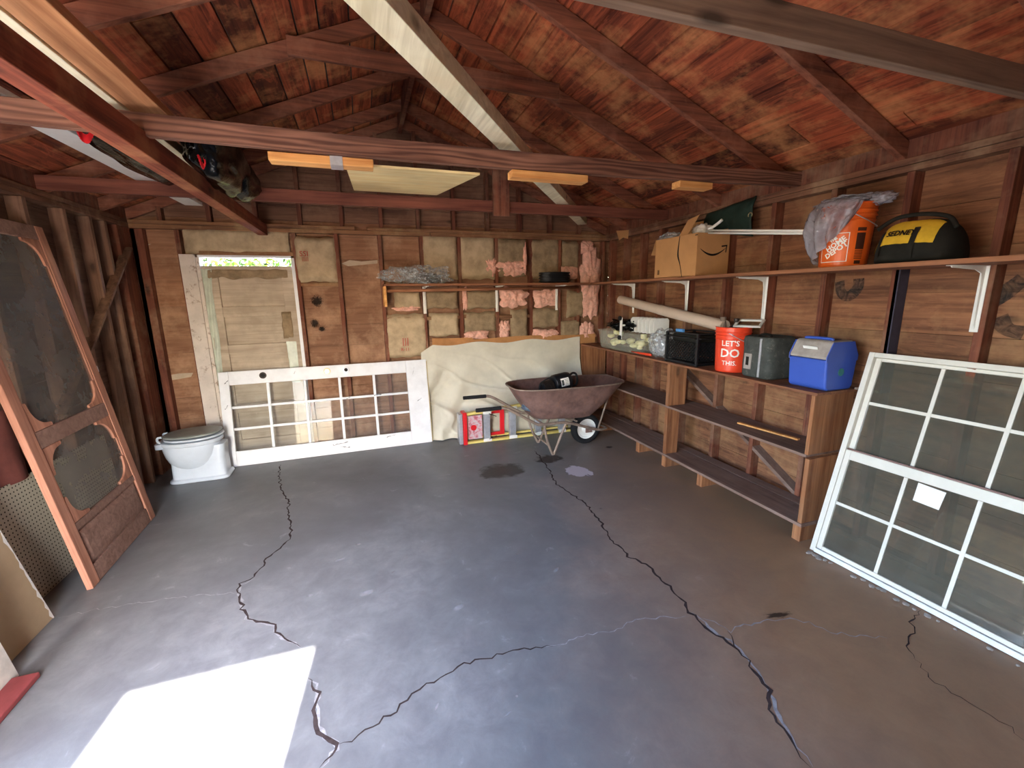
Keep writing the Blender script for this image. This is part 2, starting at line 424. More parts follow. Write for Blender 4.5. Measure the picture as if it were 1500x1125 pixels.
C1 = [(410,680),(409,700),(412,715),(423,735),(421,752),(427,775),(424,790),(413,800),(392,818),(372,845),(350,855),(348,868),(356,895),(362,908),(376,911),(399,912),(405,925),(418,935),(440,948)]
C2 = [(448,996),(460,1003),(466,1015),(461,1030),(460,1050),(462,1065),(475,1078),(492,1090),(483,1105),(468,1125)]
C3 = [(492,1090),(515,1086),(545,1062),(580,1042),(605,1018),(625,1002),(655,990),(680,972),(720,962),(760,953),(810,947)]
C4 = [(784,660),(805,690),(815,710),(855,735),(880,765),(895,790),(920,815),(950,830),(975,855),(1000,878),(1010,897),(1022,908),(1050,930),(1075,945),(1095,968),(1105,985),(1125,1010),(1130,1040),(1145,1068),(1165,1095),(1188,1125)]
C5 = [(1022,905),(1045,912),(1068,925),(1085,918),(1125,908),(1150,906),(1185,912),(1215,925),(1262,933),(1300,935)]
C6 = [(800,950),(860,930),(900,925),(925,910),(960,905),(1010,903)]
C7 = [(1350,895),(1335,912),(1344,925),(1328,942),(1340,965),(1370,1000),(1420,1030),(1480,1065),(1500,1085)]
C8 = [(85,905),(140,893),(210,882),(290,872),(350,868)]
crackline(C1, 0.0122, seed=1); crackline(C2, 0.0158, seed=2); crackline(C3, 0.0072, seed=3); crackline(C4, 0.0144, seed=4)
crackline(C5, 0.0058, seed=5, mat=m_chip, name='hairline_crack'); crackline(C6, 0.0043, seed=6, mat=m_chip, name='hairline_crack'); crackline(C7[:5], 0.0065, seed=7); crackline(C7[4:], 0.0029, seed=8)
crackline(C8, 0.0043, seed=9, mat=m_chip, name='hairline_crack')
crackline([(p[0]+2, p[1]+2) for p in C1[9:]], .014, name='crack_edge', mat=m_chip, z=.0009, seed=11)
crackline([(p[0]+3, p[1]) for p in C2], .022, name='crack_edge', mat=m_chip, z=.0009, seed=12)
crackline([(p[0]+3, p[1]-1) for p in C4[10:]], .016, name='crack_edge', mat=m_chip, z=.0009, seed=13)
crackline([(1068,925),(1075,945),(1090,960)], .014, seed=21)
def soft(name, c, alpha, edge=.35, sc=2.2, rough=.8):
    M = Mt(name, rough); M.color(lin(c)); o = M.map((1, 1, 1))
    vm = M.n.new('ShaderNodeVectorMath'); vm.operation = 'LENGTH'; M.link(o, vm.inputs[0])
    oi = M.n.new('ShaderNodeObjectInfo'); av = M.n.new('ShaderNodeVectorMath'); av.operation = 'ADD'; M.link(o, av.inputs[0]); M.link(oi.outputs['Location'], av.inputs[1])
    n = M.noise(av.outputs[0], sc, 6, .7, .3)
    f = M.math('ADD', M.math('SUBTRACT', .78, vm.outputs['Value']), M.math('MULTIPLY', M.math('SUBTRACT', n, .5), 1.6))
    f = M.math('MULTIPLY', M.math('SMOOTH_MIN', M.math('MAXIMUM', M.math('DIVIDE', f, edge), 0), 1, .1), alpha)
    tr = M.n.new('ShaderNodeBsdfTransparent'); mx = M.n.new('ShaderNodeMixShader')
    M.link(f, mx.inputs[0]); M.link(tr.outputs[0], mx.inputs[1]); M.link(M.b.outputs[0], mx.inputs[2]); M.link(mx.outputs[0], M.n['Material Output'].inputs[0]); return M.m
def patch(name, px, py, rx, ry, mat, seed, rz=0, z=.0006):
    c = at(px, py, 'Z', 0); bm = bmn(); box_ = [(-1.3,-1.3),(1.3,-1.3),(1.3,1.3),(-1.3,1.3)]
    face(bm, [bm.verts.new((x, y, 0)) for x, y in box_]); o = obj(name, bm, mat, floor, local=True)
    o.location = (c.x, c.y, z); o.scale = (rx, ry, 1); o.rotation_euler = (0, 0, rz); return o
patch('paint_stain', 848, 690, .15, .20, soft('pale_paint_spill', (196, 190, 202), .9, .12, 1.6, .5), 1, .3, .0011)
m_oil = soft('oil_stain', (46, 40, 40), .6, .3, 1.8, .3)
patch('oil_stain', 735, 690, .34, .26, m_oil, 2, .2, .0008); patch('oil_stain', 892, 655, .06, .045, m_oil, 3); patch('oil_stain', 1140, 901, .10, .03, m_oil, 4, -.2)
patch('oil_stain', 805, 672, .2, .16, m_oil, 5, 0, .0010)
m_scuff = soft('scuff_mark', (196, 196, 204), .28, .5, 5, 1.0)
for i, (x, y, a, b, r) in enumerate(((538,868,.07,.035,.3),(498,820,.05,.02,.3),(455,872,.03,.015,0),(672,890,.05,.03,.4),(576,838,.025,.006,.8),(757,1020,.012,.01,0),(745,1045,.03,.005,.4),(525,797,.03,.02,0),(757,812,.02,.012,0),(815,835,.05,.02,.6),(880,745,.02,.02,0),(640,1035,.03,.01,1))):
    patch('scuff_mark', x, y, a, b, m_scuff, 10+i, r, .0007)

# back wall -----------------------------------------------------------
DX0, DX1, DZ = -4.49, -3.655, 2.115            # door opening
bm = bmn()
z = 0
while z < 2.5:
    z1 = min(z+.235, 2.5)
    if z >= DZ-.001: box(bm, (XL-SD, SD, z), (XR+SD, SD+.02, z1-.003))
    else:
        z1 = min(z1, DZ)
        box(bm, (XL-SD, SD, z), (DX0-.03, SD+.02, z1-.003)); box(bm, (DX1+.03, SD, z), (XR+SD, SD+.02, z1-.003))
    z = z1
box(bm, (XL-SD, SD+.021, 0), (DX0-.03, SD+.03, 2.56)); box(bm, (DX1+.03, SD+.021, 0), (XR+SD, SD+.03, 2.56)); box(bm, (DX0-.03, SD+.021, DZ+.02), (DX1+.03, SD+.03, 2.56))
wall_back = struct('wall_back', bm, m_sheath)
bm = bmn(); z = 2.5
while z < 3.6:                                   # gable boards, ends cut to the roof slope
    z1 = z+.16
    xa = max(XL, (z+.0-2.56)/SL-4.98) if z > 2.56 else XL-.05; xb = min(XR, .06-(z-2.56)/SL) if z > 2.56 else XR+.05
    xa1 = (z1-2.56)/SL-4.98; xb1 = .06-(z1-2.56)/SL
    if xb1 > xa1+.02:
        P = [(xa, z), (xb, z), (min(xb, xb1), z1-.004), (max(xa, xa1), z1-.004)]
        prism(bm, P, .02, Matrix.Translation((0, SD, 0)))
    z = z1
prism(bm, [(-5.02, 2.55), (.11, 2.55), (XM, 3.61)], .01, Matrix.Translation((0, SD+.021, 0)))
obj('gable_siding', bm, m_gable, wall_back)
bsx = [-4.98, -4.63, -3.61, -3.20, -2.755, -2.30, -1.865, -1.41, -.965, -.575, -.30, .06]
for i, x in enumerate(bsx):
    bm = bmn(); box(bm, (x-.02, 0.004, 0.0), (x+.02, SD-.002, 2.37)); obj('stud', bm, m_stud, wall_back, bevel=.002, seg=1)
bm = bmn(); box(bm, (-5.0, .004, 0), (-4.9, SD, 2.37)); obj('corner_post', bm, m_stud, wall_back, bevel=.003)
bm = bmn(); box(bm, (-5.086, -.215, 0), (-5.001, -.004, 2.37)); obj('corner_post', bm, m_stud, wall_back, bevel=.003)
x = -4.75
while x < -.1:
    top = zr(x)+.02
    if top > 2.55 and abs(x-XM) > .03:
        bm = bmn(); box(bm, (x-.02, .01, H), (x+.02, SD-.002, top)); obj('gable_stud', bm, m_stud, wall_back)
    x += .405
for a, b, z0 in ((XL, -2.2, 2.37), (-2.19, XR, 2.37)):
    bm = bmn(); box(bm, (a, 0, z0+.002), (b, SD-.002, H-.036)); obj('top_plate', bm, m_plate, wall_back, bevel=.003)
bm = bmn(); box(bm, (XL, -.006, H-.034), (-3.0, SD-.002, H)); box(bm, (-2.88, -.006, H-.034), (XR, SD-.002, H)); obj('top_plate', bm, m_plate, wall_back, bevel=.003)
for x0, x1, zz in ((-3.59, -3.22, 1.845), (-2.73, -2.32, 1.45), (-2.28, -1.89, 1.45), (-1.84, -1.43, 1.46), (-4.47, -3.63, 2.155), (-1.39,-.99,1.44)):
    bm = bmn(); box(bm, (x0, .004, zz-.02), (x1, SD-.002, zz+.02)); obj('blocking', bm, m_plate, wall_back, bevel=.002, seg=1)
bm = bmn(); box(bm, (XL, .002, 0), (DX0, SD, .04)); box(bm, (DX1, .002, 0), (XR, SD, .04)); obj('sill_plate', bm, m_stud, wall_back)
def torn(pts, seed):
    P = [at(x, y, 'Y', SD-.004) for x, y in pts]; bm = bmn(); face(bm, [bm.verts.new(p) for p in P]); obj('torn_paper', bm, m_cardl, wall_back)
m_cardl = plain('pale_torn_paper', (196, 176, 152), .9)
torn([(233,548),(245,550),(262,547),(283,546),(280,552),(258,556),(243,558)], 1); torn([(500,386),(512,381),(530,383),(553,381),(553,386),(530,388),(510,390)], 2); torn([(205,356),(213,358),(222,357),(214,361)], 3)
# sprayed marks on the boards
m_mark = film('spray_mark', (40, 38, 38), .62, .9, 12, .3)
def mark(w, plane, v, pts, r, seed=0):
    P = spline([at(x, y, plane, v) for x, y in pts], 8); bm = bmn()
    ax = Vector((0, 0, 1)); prev = None
    for i, p in enumerate(P):
        d = (P[min(i+1, len(P)-1)]-P[max(i-1, 0)]).normalized(); n = Vector((0, 1, 0)) if plane == 'Y' else Vector((1, 0, 0)); s = d.cross(n)
        t = r*(1+.3*noise.noise(p*9)); vv = (bm.verts.new(p+s*t), bm.verts.new(p-s*t))
        if prev: face(bm, (prev[0], prev[1], vv[1], vv[0]))
        prev = vv
    return obj('spray_mark', bm, m_mark, w)
m_spot = soft('dark_spray_spot', (30, 28, 28), .8, .35, 5, 1)
for px, py, rx, rz in ((464, 441, .085, .085), (461, 474, .06, .07), (472, 482, .05, .04)):
    bm = bmn(); face(bm, [bm.verts.new((x, y, 0)) for x, y in ((-1.3,-1.3),(1.3,-1.3),(1.3,1.3),(-1.3,1.3))]); o = obj('spray_mark', bm, m_spot, wall_back, local=True)
    o.location = at(px, py, 'Y', SD-.004); o.rotation_euler = (PI/2, 0, 0); o.scale = (rx, rz, 1)

# right wall ----------------------------------------------------------
bm = bmn(); z = 0; k = 0
while z < 2.56:
    z1 = min(z+.24, 2.56); box(bm, (XR+SD, YF, z), (XR+SD+.02, SD+.02, z1-.003)); z = z1
box(bm, (XR+SD+.021, YF, 0), (XR+SD+.03, SD+.02, 2.6)); wall_right = struct('wall_right', bm, m_sheathr)
rsy = [-.10, -.42, -.76, -1.10, -1.55, -2.03, -2.47, -2.93, -3.37, -3.80, -4.25, -4.7, -5.15, -5.6]
for y in rsy:
    bm = bmn(); box(bm, (XR, y-.02, 0), (XR+SD-.002, y+.02, 2.37)); obj('stud', bm, m_stud, wall_right, bevel=.002, seg=1)
bm = bmn(); box(bm, (XR, -3.35-.045, 1.05), (XR+SD-.004, -3.35-.021, 1.83)); obj('painted_stud', bm, plain('dark_blue_grey_paint', (74, 70, 84), .8, 0, .2, .1, 9), wall_right)
for z0, z1 in ((2.372, H-.038), (H-.036, H)):
    bm = bmn(); box(bm, (XR-(.004 if z1 == H else 0), YF, z0), (XR+SD-.002, SD, z1)); obj('top_plate', bm, m_platey, wall_right, bevel=.003)
bm = bmn(); box(bm, (XR, YF, 0), (XR+SD-.002, 0, .04)); obj('sill_plate', bm, m_platey, wall_right)
bm = bmn(); box(bm, (XR+.01, YF, H), (XR+.03, SD, 2.56)); obj('eave_blocking', bm, m_stud, wall_right)
bm = bmn(); beam(bm, (XR+.05, -1.35, 1.02), (XR+.05, -2.95, .12), .03, .09, (1,0,0)); obj('diagonal_brace', bm, m_dusty, wall_right)
mark(wall_right, 'X', XR+SD-.003, [(1230,412),(1232,428),(1243,434),(1256,422),(1258,408)], .035)
mark(wall_right, 'X', XR+SD-.003, [(1448,442),(1470,430),(1500,408)], .04)
mark(wall_right, 'X', XR+SD-.003, [(1462,465),(1475,482),(1500,488)], .035)

# left wall -----------------------------------------------------------
bm = bmn(); z = 0
while z < 2.56:
    z1 = min(z+.235, 2.56); box(bm, (XL-SD-.02, -3.2, z), (XL-SD, SD+.02, z1-.003)); z = z1
box(bm, (XL-SD-.03, -3.2, 0), (XL-SD-.021, SD+.02, 2.6)); wall_left = struct('wall_left', bm, m_sheathl)  # wall stops short: opening behind the view added to let sky fill in
for y in [-.40, -.62, -.95, -1.36, -1.77, -2.18, -2.59, -3.0, -3.18]:
    bm = bmn(); box(bm, (XL-SD+.002, y-.02, 0), (XL, y+.02, 2.37)); obj('stud', bm, m_studl, wall_left, bevel=.002, seg=1)
for z0, z1 in ((2.372, H-.038), (H-.036, H)):
    bm = bmn(); box(bm, (XL-SD+.002, YF, z0), (XL+.002, SD, z1)); obj('top_plate', bm, m_platey, wall_left, bevel=.003)
bm = bmn(); box(bm, (XL-.03, YF, H), (XL-.01, SD, 2.56)); obj('eave_blocking', bm, m_stud, wall_left)
bm = bmn(); beam(bm, (XL+.012, -.12, 2.18), (XL+.012, -1.5, .95), .02, .07, (1,0,0)); obj('diagonal_brace', bm, m_studl, wall_left)
bm = bmn(); box(bm, (XL-SD+.002, YF, 0), (XL, -5.6+.04, 2.37)); obj('stud', bm, m_studl, wall_left)

# front wall with its doorway (behind the camera) ----------------------
OX0, OX1, OZ = -4.385, -3.62, 2.10
bm = bmn()
box(bm, (XL-SD-.02, YF-.02, 0), (OX0, YF, 2.56)); box(bm, (OX1, YF-.02, 0), (XR+SD+.02, YF, 2.56)); box(bm, (OX0, YF-.02, OZ), (OX1, YF, 2.56))
prism(bm, [(-5.02, 2.56), (.11, 2.56), (XM, 3.58)], .02, Matrix.Translation((0, YF-.02, 0)))
wall_front = struct('wall_front', bm, m_gable)
bm = bmn(); box(bm, (-6.6, YF-.02, 0), (XL-SD-.03, YF, 2.5)); struct('wall_sun_block', bm, m_gable)  # unseen wing wall added to keep the sun out of the side opening

# roof ----------------------------------------------------------------
bm = bmn(); Ls = 5.02-2.46
sl = math.atan(SL); L = (2.56+.14)/math.cos(sl)
for side in (1, -1):
    s = 0; R = random.Random(3+side)
    while s < L+.05:
        w = R.choice([.14, .185, .19, .235]); s1 = min(s+w, L+.1)
        def P(t, dz=0):
            x = XM+side*t*math.cos(sl); return Vector((x, 0, 3.602-t*math.sin(sl)+dz))
        a, b = P(s), P(s1-.011)
        y = -5.95
        while y < .14:
            ln = R.uniform(1.8, 3.6); y1 = min(y+ln, .14)
            if .14-y1 < .5: y1 = .14
            V = []
            for yy in (y, y1-.006):
                for q, dz in ((a, 0), (b, 0), (b, .02), (a, .02)): V.append(bm.verts.new((q.x, yy, q.z+dz)))
            for f in ((0,1,2,3),(7,6,5,4),(0,4,5,1),(1,5,6,2),(2,6,7,3),(3,7,4,0)): bm.faces.new([V[i] for i in f])
            y = y1
        s = s1
ceiling = struct('ceiling', bm, m_deck)
bm = bmn(); 
for side in (1, -1):
    x1 = XM+side*(L+.12)*math.cos(sl)
    V = [bm.verts.new(p) for p in ((XM, -5.96, 3.626), (x1, -5.96, 3.626-(L+.12)*math.sin(sl)), (x1, .15, 3.626-(L+.12)*math.sin(sl)), (XM, .15, 3.626))]; face(bm, V)
obj('roof_covering', bm, plain('asphalt_shingles', (90, 88, 86), .95, 0, .1, .2, 30), ceiling, solid=.006)
ry = [.04, -.41, -1.10, -1.89, -2.57, -3.31, -4.06, -4.8, -5.5]
for i, y in enumerate(ry):
    for side in (1, -1):
        x0 = XM+side*.02; x1 = XR+.05 if side > 0 else XL-.05
        bm = bmn()
        za, zb = zr(x0+side*.001), zr(x1)
        prism(bm, [(x0, za), (x1, zb), (x1, zb+.10), (x0, za+.10)], .04, Matrix.Translation((0, y-.02, 0)))
        obj('rafter', bm, m_raft if i % 2 or side > 0 else m_raft, ceiling, bevel=.002, seg=1)
bm = bmn(); box(bm, (XM-.019, -5.6, 3.44), (XM+.019, .08, 3.597)); obj('ridge_board', bm, m_stud, ceiling)

def plank(name, label, cat, a, b, w, h, mat, group=None, upv=(0,0,1), bev=.003, sag=0, n=1):
    a = Vector(a); b = Vector(b); bm = bmn(); d = (b-a).normalized(); s = d.cross(Vector(upv)).normalized(); u = s.cross(d)
    R = []
    for k in range(n+1):
        t = k/n; p = a.lerp(b, t)-Vector((0, 0, sag*4*t*(1-t)))
        R.append([p+s*(i*w/2)+u*(j*h/2) for i, j in ((-1,-1),(1,-1),(1,1),(-1,1))])
    rings(bm, R)
    o = obj(name, bm, mat, None, bevel=bev, seg=2)
    return tag(o, label, cat, group)
for y, s, lab in ((-4.02, 0, 'reddish timber tie beam crossing the top right corner, nearest of the three'), (-2.65, .045, 'long timber tie beam with swirling grain that carries the three fresh pine blocks'), (-1.17, .006, 'reddish timber tie beam nearest the back wall, behind the pale plywood panel')):
    plank('tie_beam', lab, 'beam', (XL-.04, y, H+.05), (XR+.03, y, H+.05), .04, .095, wood('tie_beam_grey', (112, 88, 72), (152, 126, 106), 'x', isl=0) if y < -4 else m_tie if s != .006 else wood('tie_beam_red', (96, 50, 40), (140, 84, 66), 'x', isl=0), 'tie beams under the roof', sag=s, n=24)
o = plank('collar_tie', 'thin reddish collar tie high under the ridge, crossing behind the pale diagonal board', 'beam', (-3.30, -1.935, 3.20), (-1.50, -1.935, 3.16), .035, .105, m_raft)
plank('hanger_post', 'short upright board hanging from the roof in front of the rear tie beam', 'beam', (-1.73, -1.215, 2.405), (-1.73, -1.215, 3.08), .15, .035, m_stud, upv=(0,1,0))
bm = bmn()
pA = at(530, 0, 'Z', 2.56); pB = at(838, 338, 'Y', -.12)
plank('diagonal_board', 'long cream weathered board lying diagonally across the tie beams', 'board', (-2.98, -3.75, 2.585), (-.32, -.1, 2.585), .115, .075, m_whitewood, n=1)
xa = at(160, 150, 'Z', 2.36).x; xb = at(205, 150, 'Z', 2.36).x
plank('ceiling_joist', 'long red timber running toward the back wall under the tie beams at left', 'beam', (-3.885, -4.9, 2.385), (-3.885, -.02, 2.385), .085, .105, m_redbeam, bev=.004)
plank('loose_board', 'long grey-edged board lying on the tie beams beside the orange plank', 'board', (-3.965, -4.6, 2.575), (-3.965, -.95, 2.575), .06, .055, m_whitewood)
plank('loose_plank', 'orange-brown plank lying flat on the tie beams above the red timber', 'board', (-3.855, -4.6, 2.57), (-3.855, -2.35, 2.57), .14, .04, m_orange)
plank('loose_trim', 'white painted trim board lying on the tie beams at far left', 'board', (-4.41, -2.95, 2.565), (-4.38, -.25, 2.565), .14, .03, m_metalw)
for x0, x1, lab in ((-3.37, -2.88, 'longest fresh pine block under the tie beam, left of the plywood panel'), (-2.125, -1.64, 'fresh pine block under the tie beam, right of the hanging upright board'), (-.965, -.70, 'smallest fresh pine block under the tie beam, nearest the right wall')):
    zt = H+.0025-.045*4*((x0+x1)/2-XL+.04)*(XR-(x0+x1)/2)/((XR-XL)**2)
    if x0 < -3:
        tp = bmn(); box(tp, (-3.09, -2.6445, zt-.046), (-3.03, -2.5555, zt-.0025))
    o = plank('pine_block', lab, 'block', (x0, -2.60 if x0 < -3 else -2.63, zt-.024), (x1, -2.60 if x0 < -3 else -2.63, zt-.024), .085, .04, m_fresh, 'fresh pine blocks nailed under the tie beam')
obj('duct_tape', tp, m_alu, bpy.data.objects['pine_block'])['label'] = 'grey tape'
bm = bmn()
V = [at(505, 236, 'Y', -2.52), at(703, 258, 'Y', -2.52), at(640, 293, 'Y', -1.24), at(519, 285, 'Y', -1.24)]
V[2].z = V[3].z = 2.553; V[0].z = V[1].z = (V[0].z+V[1].z)/2
face(bm, [bm.verts.new(v) for v in V]); o = obj('plywood_panel', bm, m_plyw, None, solid=.012); tag(o, 'pale plywood panel lying between the tie beams overhead', 'panel')
# black bin bags stowed on the tie beams
def binbag(lab, c, r, seed, strap):
    t = thing('bin_bag', lab, 'bag', (c[0], c[1], c[2]-r[2]), 'black bin bags stowed overhead')
    bm = bmn(); blob(bm, c, r, .17, 2.0, seed, 5); blob(bm, (c[0]+r[0]*.3, c[1]+r[1]*.55, c[2]-r[2]*.25), (r[0]*.8, r[1]*.5, r[2]*.75), .17, 2.0, seed+9, 4); obj('bag_body', bm, m_trash, t, smooth=True)
    bm = bmn()
    P = spline(strap, 8)
    pr = None
    for i, p in enumerate(P):
        s = Vector((.0, .0, .022)) if i % 2 else Vector((.004, 0, .02)); v = (bm.verts.new(p+s), bm.verts.new(p-s))
        if pr: face(bm, (pr[0], pr[1], v[1], v[0]))
        pr = v
    obj('drawstring', bm, m_red, t, solid=.003); t.children[-1]['label'] = 'red drawstring'
    return t
binbag('shiny black bin bag with red drawstring hanging past the tie beam', (-3.78, -1.75, 2.56), (.14, .52, .17), 3, [at(283,212,'Y',-2.2), at(290,225,'Y',-2.2), at(297,242,'Y',-2.15), at(300,232,'Y',-2.15), at(291,215,'Y',-2.2)])
binbag('thin black bin bag with red drawstring lying by the white trim board', (-4.265, -1.72, 2.57), (.07, .60, .065), 5, [at(112,186,'Y',-2.35), at(120,200,'Y',-2.3), at(130,203,'Y',-2.3), at(137,190,'Y',-2.3)])

# back door -----------------------------------------------------------
door = bpy.data.objects.new('door_1', None); COL.objects.link(door); door['kind'] = 'structure'; door.location = (-4.07, .05, 0); WM[door.name] = Matrix.Translation(door.location)
ztop = 2.035
bm = bmn(); box(bm, (DX0+.02, .06, .02), (DX1-.01, .072, ztop)); obj('panel', bm, m_doorp, door)
bm = bmn(); xs = (DX0+.013, DX1-.005)
box(bm, (xs[0], .03, .02), (xs[0]+.13, .082, ztop)); box(bm, (xs[1]-.11, .03, .02), (xs[1], .082, ztop)); obj('stile', bm, m_doorp, door, bevel=.003)
dz = lambda y: at(370, y, 'Y', .03).z
for z0, z1 in ((ztop-.11, ztop), (dz(464), dz(449)), (dz(518), dz(504)), (dz(560), dz(548)), (.5, .6), (.02, .2)):
    bm = bmn(); box(bm, (xs[0]+.13, .031, z0), (xs[1]-.11, .08, z1)); obj('rail', bm, m_doorp, door, bevel=.004)
bm = bmn(); box(bm, (-4.635, -.022, 0), (-4.505, -.001, 2.14)); o = struct('trim_1', bm, m_jamb, bevel=.003)
bm = bmn(); box(bm, (DX0-.03, -.0, 0), (DX0+.012, .10, DZ)); o = struct('trim_2', bm, m_jamb, bevel=.002)
bm = bmn(); box(bm, (DX1-.004, -.0, 0), (DX1+.028, .10, DZ)); o = struct('trim_3', bm, m_paint, bevel=.002)
bm = bmn(); box(bm, (DX0, .0, DZ), (DX1, .10, DZ+.022)); o = struct('trim_4', bm, m_paint, bevel=.002)
def pad(name, lab, cat, rect, y, d, mat, seed, group=None, rough=.012, parent=None, puff=1.0, rnd=.0):
    """pillowy batt: rect = photo corners (x0,y0,x1,y1) on the wall plane"""
    a = at((rect[0]+rect[2])/2, rect[1], 'Y', y); b = at((rect[0]+rect[2])/2, rect[3], 'Y', y)
    l = at(rect[0], (rect[1]+rect[3])/2, 'Y', y); r = at(rect[2], (rect[1]+rect[3])/2, 'Y', y)
    x0, x1, z0, z1 = l.x, r.x, b.z, a.z
    n, k = max(10, int((x1-x0)/.018)), max(8, int((z1-z0)/.018))
    def fn(u, v):
        e = min(1, min(u, 1-u)*9)*min(1, min(v, 1-v)*9); e = e**.5
        p = Vector((u*(x1-x0)*9, seed*5.1, v*(z1-z0)*9))
        xx = x0+(x1-x0)*u; zz = z0+(z1-z0)*v
        jx = rough*noise.noise(p*1.3+Vector((3, 0, 0)))*(1-min(1, min(u, 1-u)*5)); jz = rough*2*noise.noise(p*1.1)*(1-min(1, min(v, 1-v)*5))
        wr = .010*noise.fractal(p*.8, .6, 2.2, 3)+.006*abs(noise.noise(p*2.6))
        return Vector((xx+jx, y+d*(1-e)*.9-puff*wr*e-.02*e*puff, zz+jz))
    bm = bmn(); sheet(bm, fn, n, k)
    o = obj(name, bm, mat, parent, smooth=True)
    if not parent: tag(o, lab, cat, group)
    return o
pad('door_padding', 'brown padding strip laid along the top edge of the old door', 'insulation', (299,394,424,408), .03, .02, m_ins2, 3)
pad('door_padding', 'small square of brown padding on the right edge of the old door', 'insulation', (413,455,429,496), .026, .02, m_ins2, 5)
# pale plastic sheet bunched along the hinge side
bm = bmn()
L_ = [(292,394,310,394),(294,430,312,430),(297,470,318,470),(302,500,322,500),(306,545,326,545),(309,590,330,590)]
P = [(at(a,b,'Y',.022), at(c,d,'Y',.022)) for a, b, c, d in L_]
def fn(u, v):
    t = v*(len(P)-1); i = min(int(t), len(P)-2); f = t-i
    a = P[i][0].lerp(P[i+1][0], f); b = P[i][1].lerp(P[i+1][1], f); p = a.lerp(b, u); p.y -= .014*abs(noise.noise(Vector((u*3, v*14, 1))))+.01*math.sin(u*14+v*5); return p
sheet(bm, fn, 14, 60); o = obj('plastic_sheet', bm, m_plpale, None, smooth=True); tag(o, 'pale green plastic sheet bunched down the hinge side of the old door', 'sheet')
bm = bmn(); L2 = [at(419,500,'Y',.022), at(434,500,'Y',.022), at(440,560,'Y',.022), at(428,560,'Y',.022)]
sheet(bm, lambda u, v: (L2[0].lerp(L2[1], u)).lerp(L2[3].lerp(L2[2], u), v)+Vector((0, -.008*abs(noise.noise(Vector((u*4, v*9, 4)))), 0)), 8, 30)
o = obj('plastic_sheet', bm, m_plpale, None, smooth=True); tag(o, 'narrow pale plastic strip low on the right side of the old door', 'sheet')
# foliage outside the gap over the door
bm = bmn(); R = random.Random(5)
for k in range(5200):
    c = Vector((R.uniform(-6.6, -3.0), R.uniform(2.2, 3.2), R.uniform(1.5, 2.72)*1.0)); c.z = 1.6+(c.z-1.6)*(.85+.3*noise.noise(Vector((c.x*2, 0, 3))))
    a = R.uniform(0, 6.28); d = Vector((math.cos(a), R.uniform(-.6, .6), math.sin(a))).normalized(); s = d.cross(Vector((R.uniform(-1,1), R.uniform(-1,1), R.uniform(-1,1)))).normalized()
    l = R.uniform(.03, .06)
    face(bm, [bm.verts.new(c-d*l), bm.verts.new(c+s*l*.5), bm.verts.new(c+d*l), bm.verts.new(c-s*l*.5)])
mleaf = Mt('leaf_green', .5); mleaf.color(mleaf.ramp(mleaf.island(), [(0, lin((26, 50, 8))), (.6, lin((58, 84, 16))), (1, lin((110, 112, 24)))]))
mleaf.b.inputs['Transmission Weight'].default_value = 0
o = obj('hedge', bm, mleaf.m)
for k in range(6):
    bm = bmn(); x = -6.4+k*.65; tube(bm, [(x, 2.6, -.02), (x+.05, 2.65, 1.0), (x-.05, 2.7, 2.2)], [.03, .025, .01], 8); obj('stem', bm, m_dusty, o)
tag(o, 'bright green leafy hedge seen through the gap over the old door', 'hedge', kind='stuff')
# ------------------------------------------------------------------ insulation
GI = 'paper-faced insulation batts between the wall studs'
batts = [
 ((617,344,671,409), .035, m_ins, 'pale paper insulation batt, first from the left in the row above the back shelf'),
 ((673,345,726,409), .035, m_ins, 'crumpled insulation batt above the back shelf with pink tufts on its right edge'),
 ((728,350,771,405), .025, m_ins2, 'insulation batt above the back shelf with torn pink fluff across its foot'),
 ((776,349,820,410), .035, m_ins2, 'insulation batt above the back shelf standing behind the coil of black hose'),
 ((824,354,848,393), .02, m_ins2, 'short narrow insulation batt high up beside the pink corner strip'),
 ((578,427,616,453), .02, m_ins, 'small insulation batt under the back shelf, furthest left'),
 ((624,426,671,452), .02, m_ins2, 'insulation batt under the back shelf between the two left shelf brackets'),
 ((683,426,729,452), .02, m_ins2, 'sooty insulation batt under the back shelf beside a pink sliver'),
 ((831,426,855,464), .02, m_ins2, 'tall narrow insulation batt under the right end of the back shelf'),
 ((564,460,627,524), .045, m_ins, 'large bulging insulation batt with red print above the white glazed door'),
 ((629,459,673,493), .035, m_ins, 'smooth insulation batt to the right of the large bulging one'),
 ((680,457,727,486), .02, m_ins2, 'insulation batt with a sooty right half and pink fluff below'),
 ((748,454,773,497), .02, m_ins2, 'narrow insulation batt with bare wood and pink fluff on its left'),
 ((778,451,820,480), .025, m_ins2, 'insulation batt low on the wall above a pink roll of fluff'),
 ((821,470,850,494), .02, m_ins2, 'smallest insulation batt, just above the right end of the cream cloth'),
 ((268,336,423,371), .03, m_ins, 'wide insulation batt filling the space above the old back door'),
]
bo = []
for i, (r, d, mt, lab) in enumerate(batts):
    bo.append(pad('insulation_batt', lab, 'insulation', r, .012, d, mt, i+1, GI))
o = pad('insulation_batt', 'pale insulation batt with red print, right of the old back door', 'insulation', (432,346,494,413), -.005, .03, m_ins, 31, GI); bo.append(o)
def printmark(px, py, txt, size, par, y=-.06):
    bm = textmesh(txt, size); p = at(px, py, 'Y', y); bm.transform(M4(p, 0, PI/2)); obj('print', bm, m_redprint, par)['label'] = 'red printing'
m_redprint = plain('faded_red_ink', (190, 80, 70), .9, 0, .1, .1, 9)
printmark(445, 372, 'SSI', .075, bo[-1], -.048); printmark(447, 379, '|||||', .05, bo[-1], -.048)
printmark(594, 500, '|||', .10, bo[9], -.075); printmark(594, 512, 'R-11', .05, bo[9], -.075)
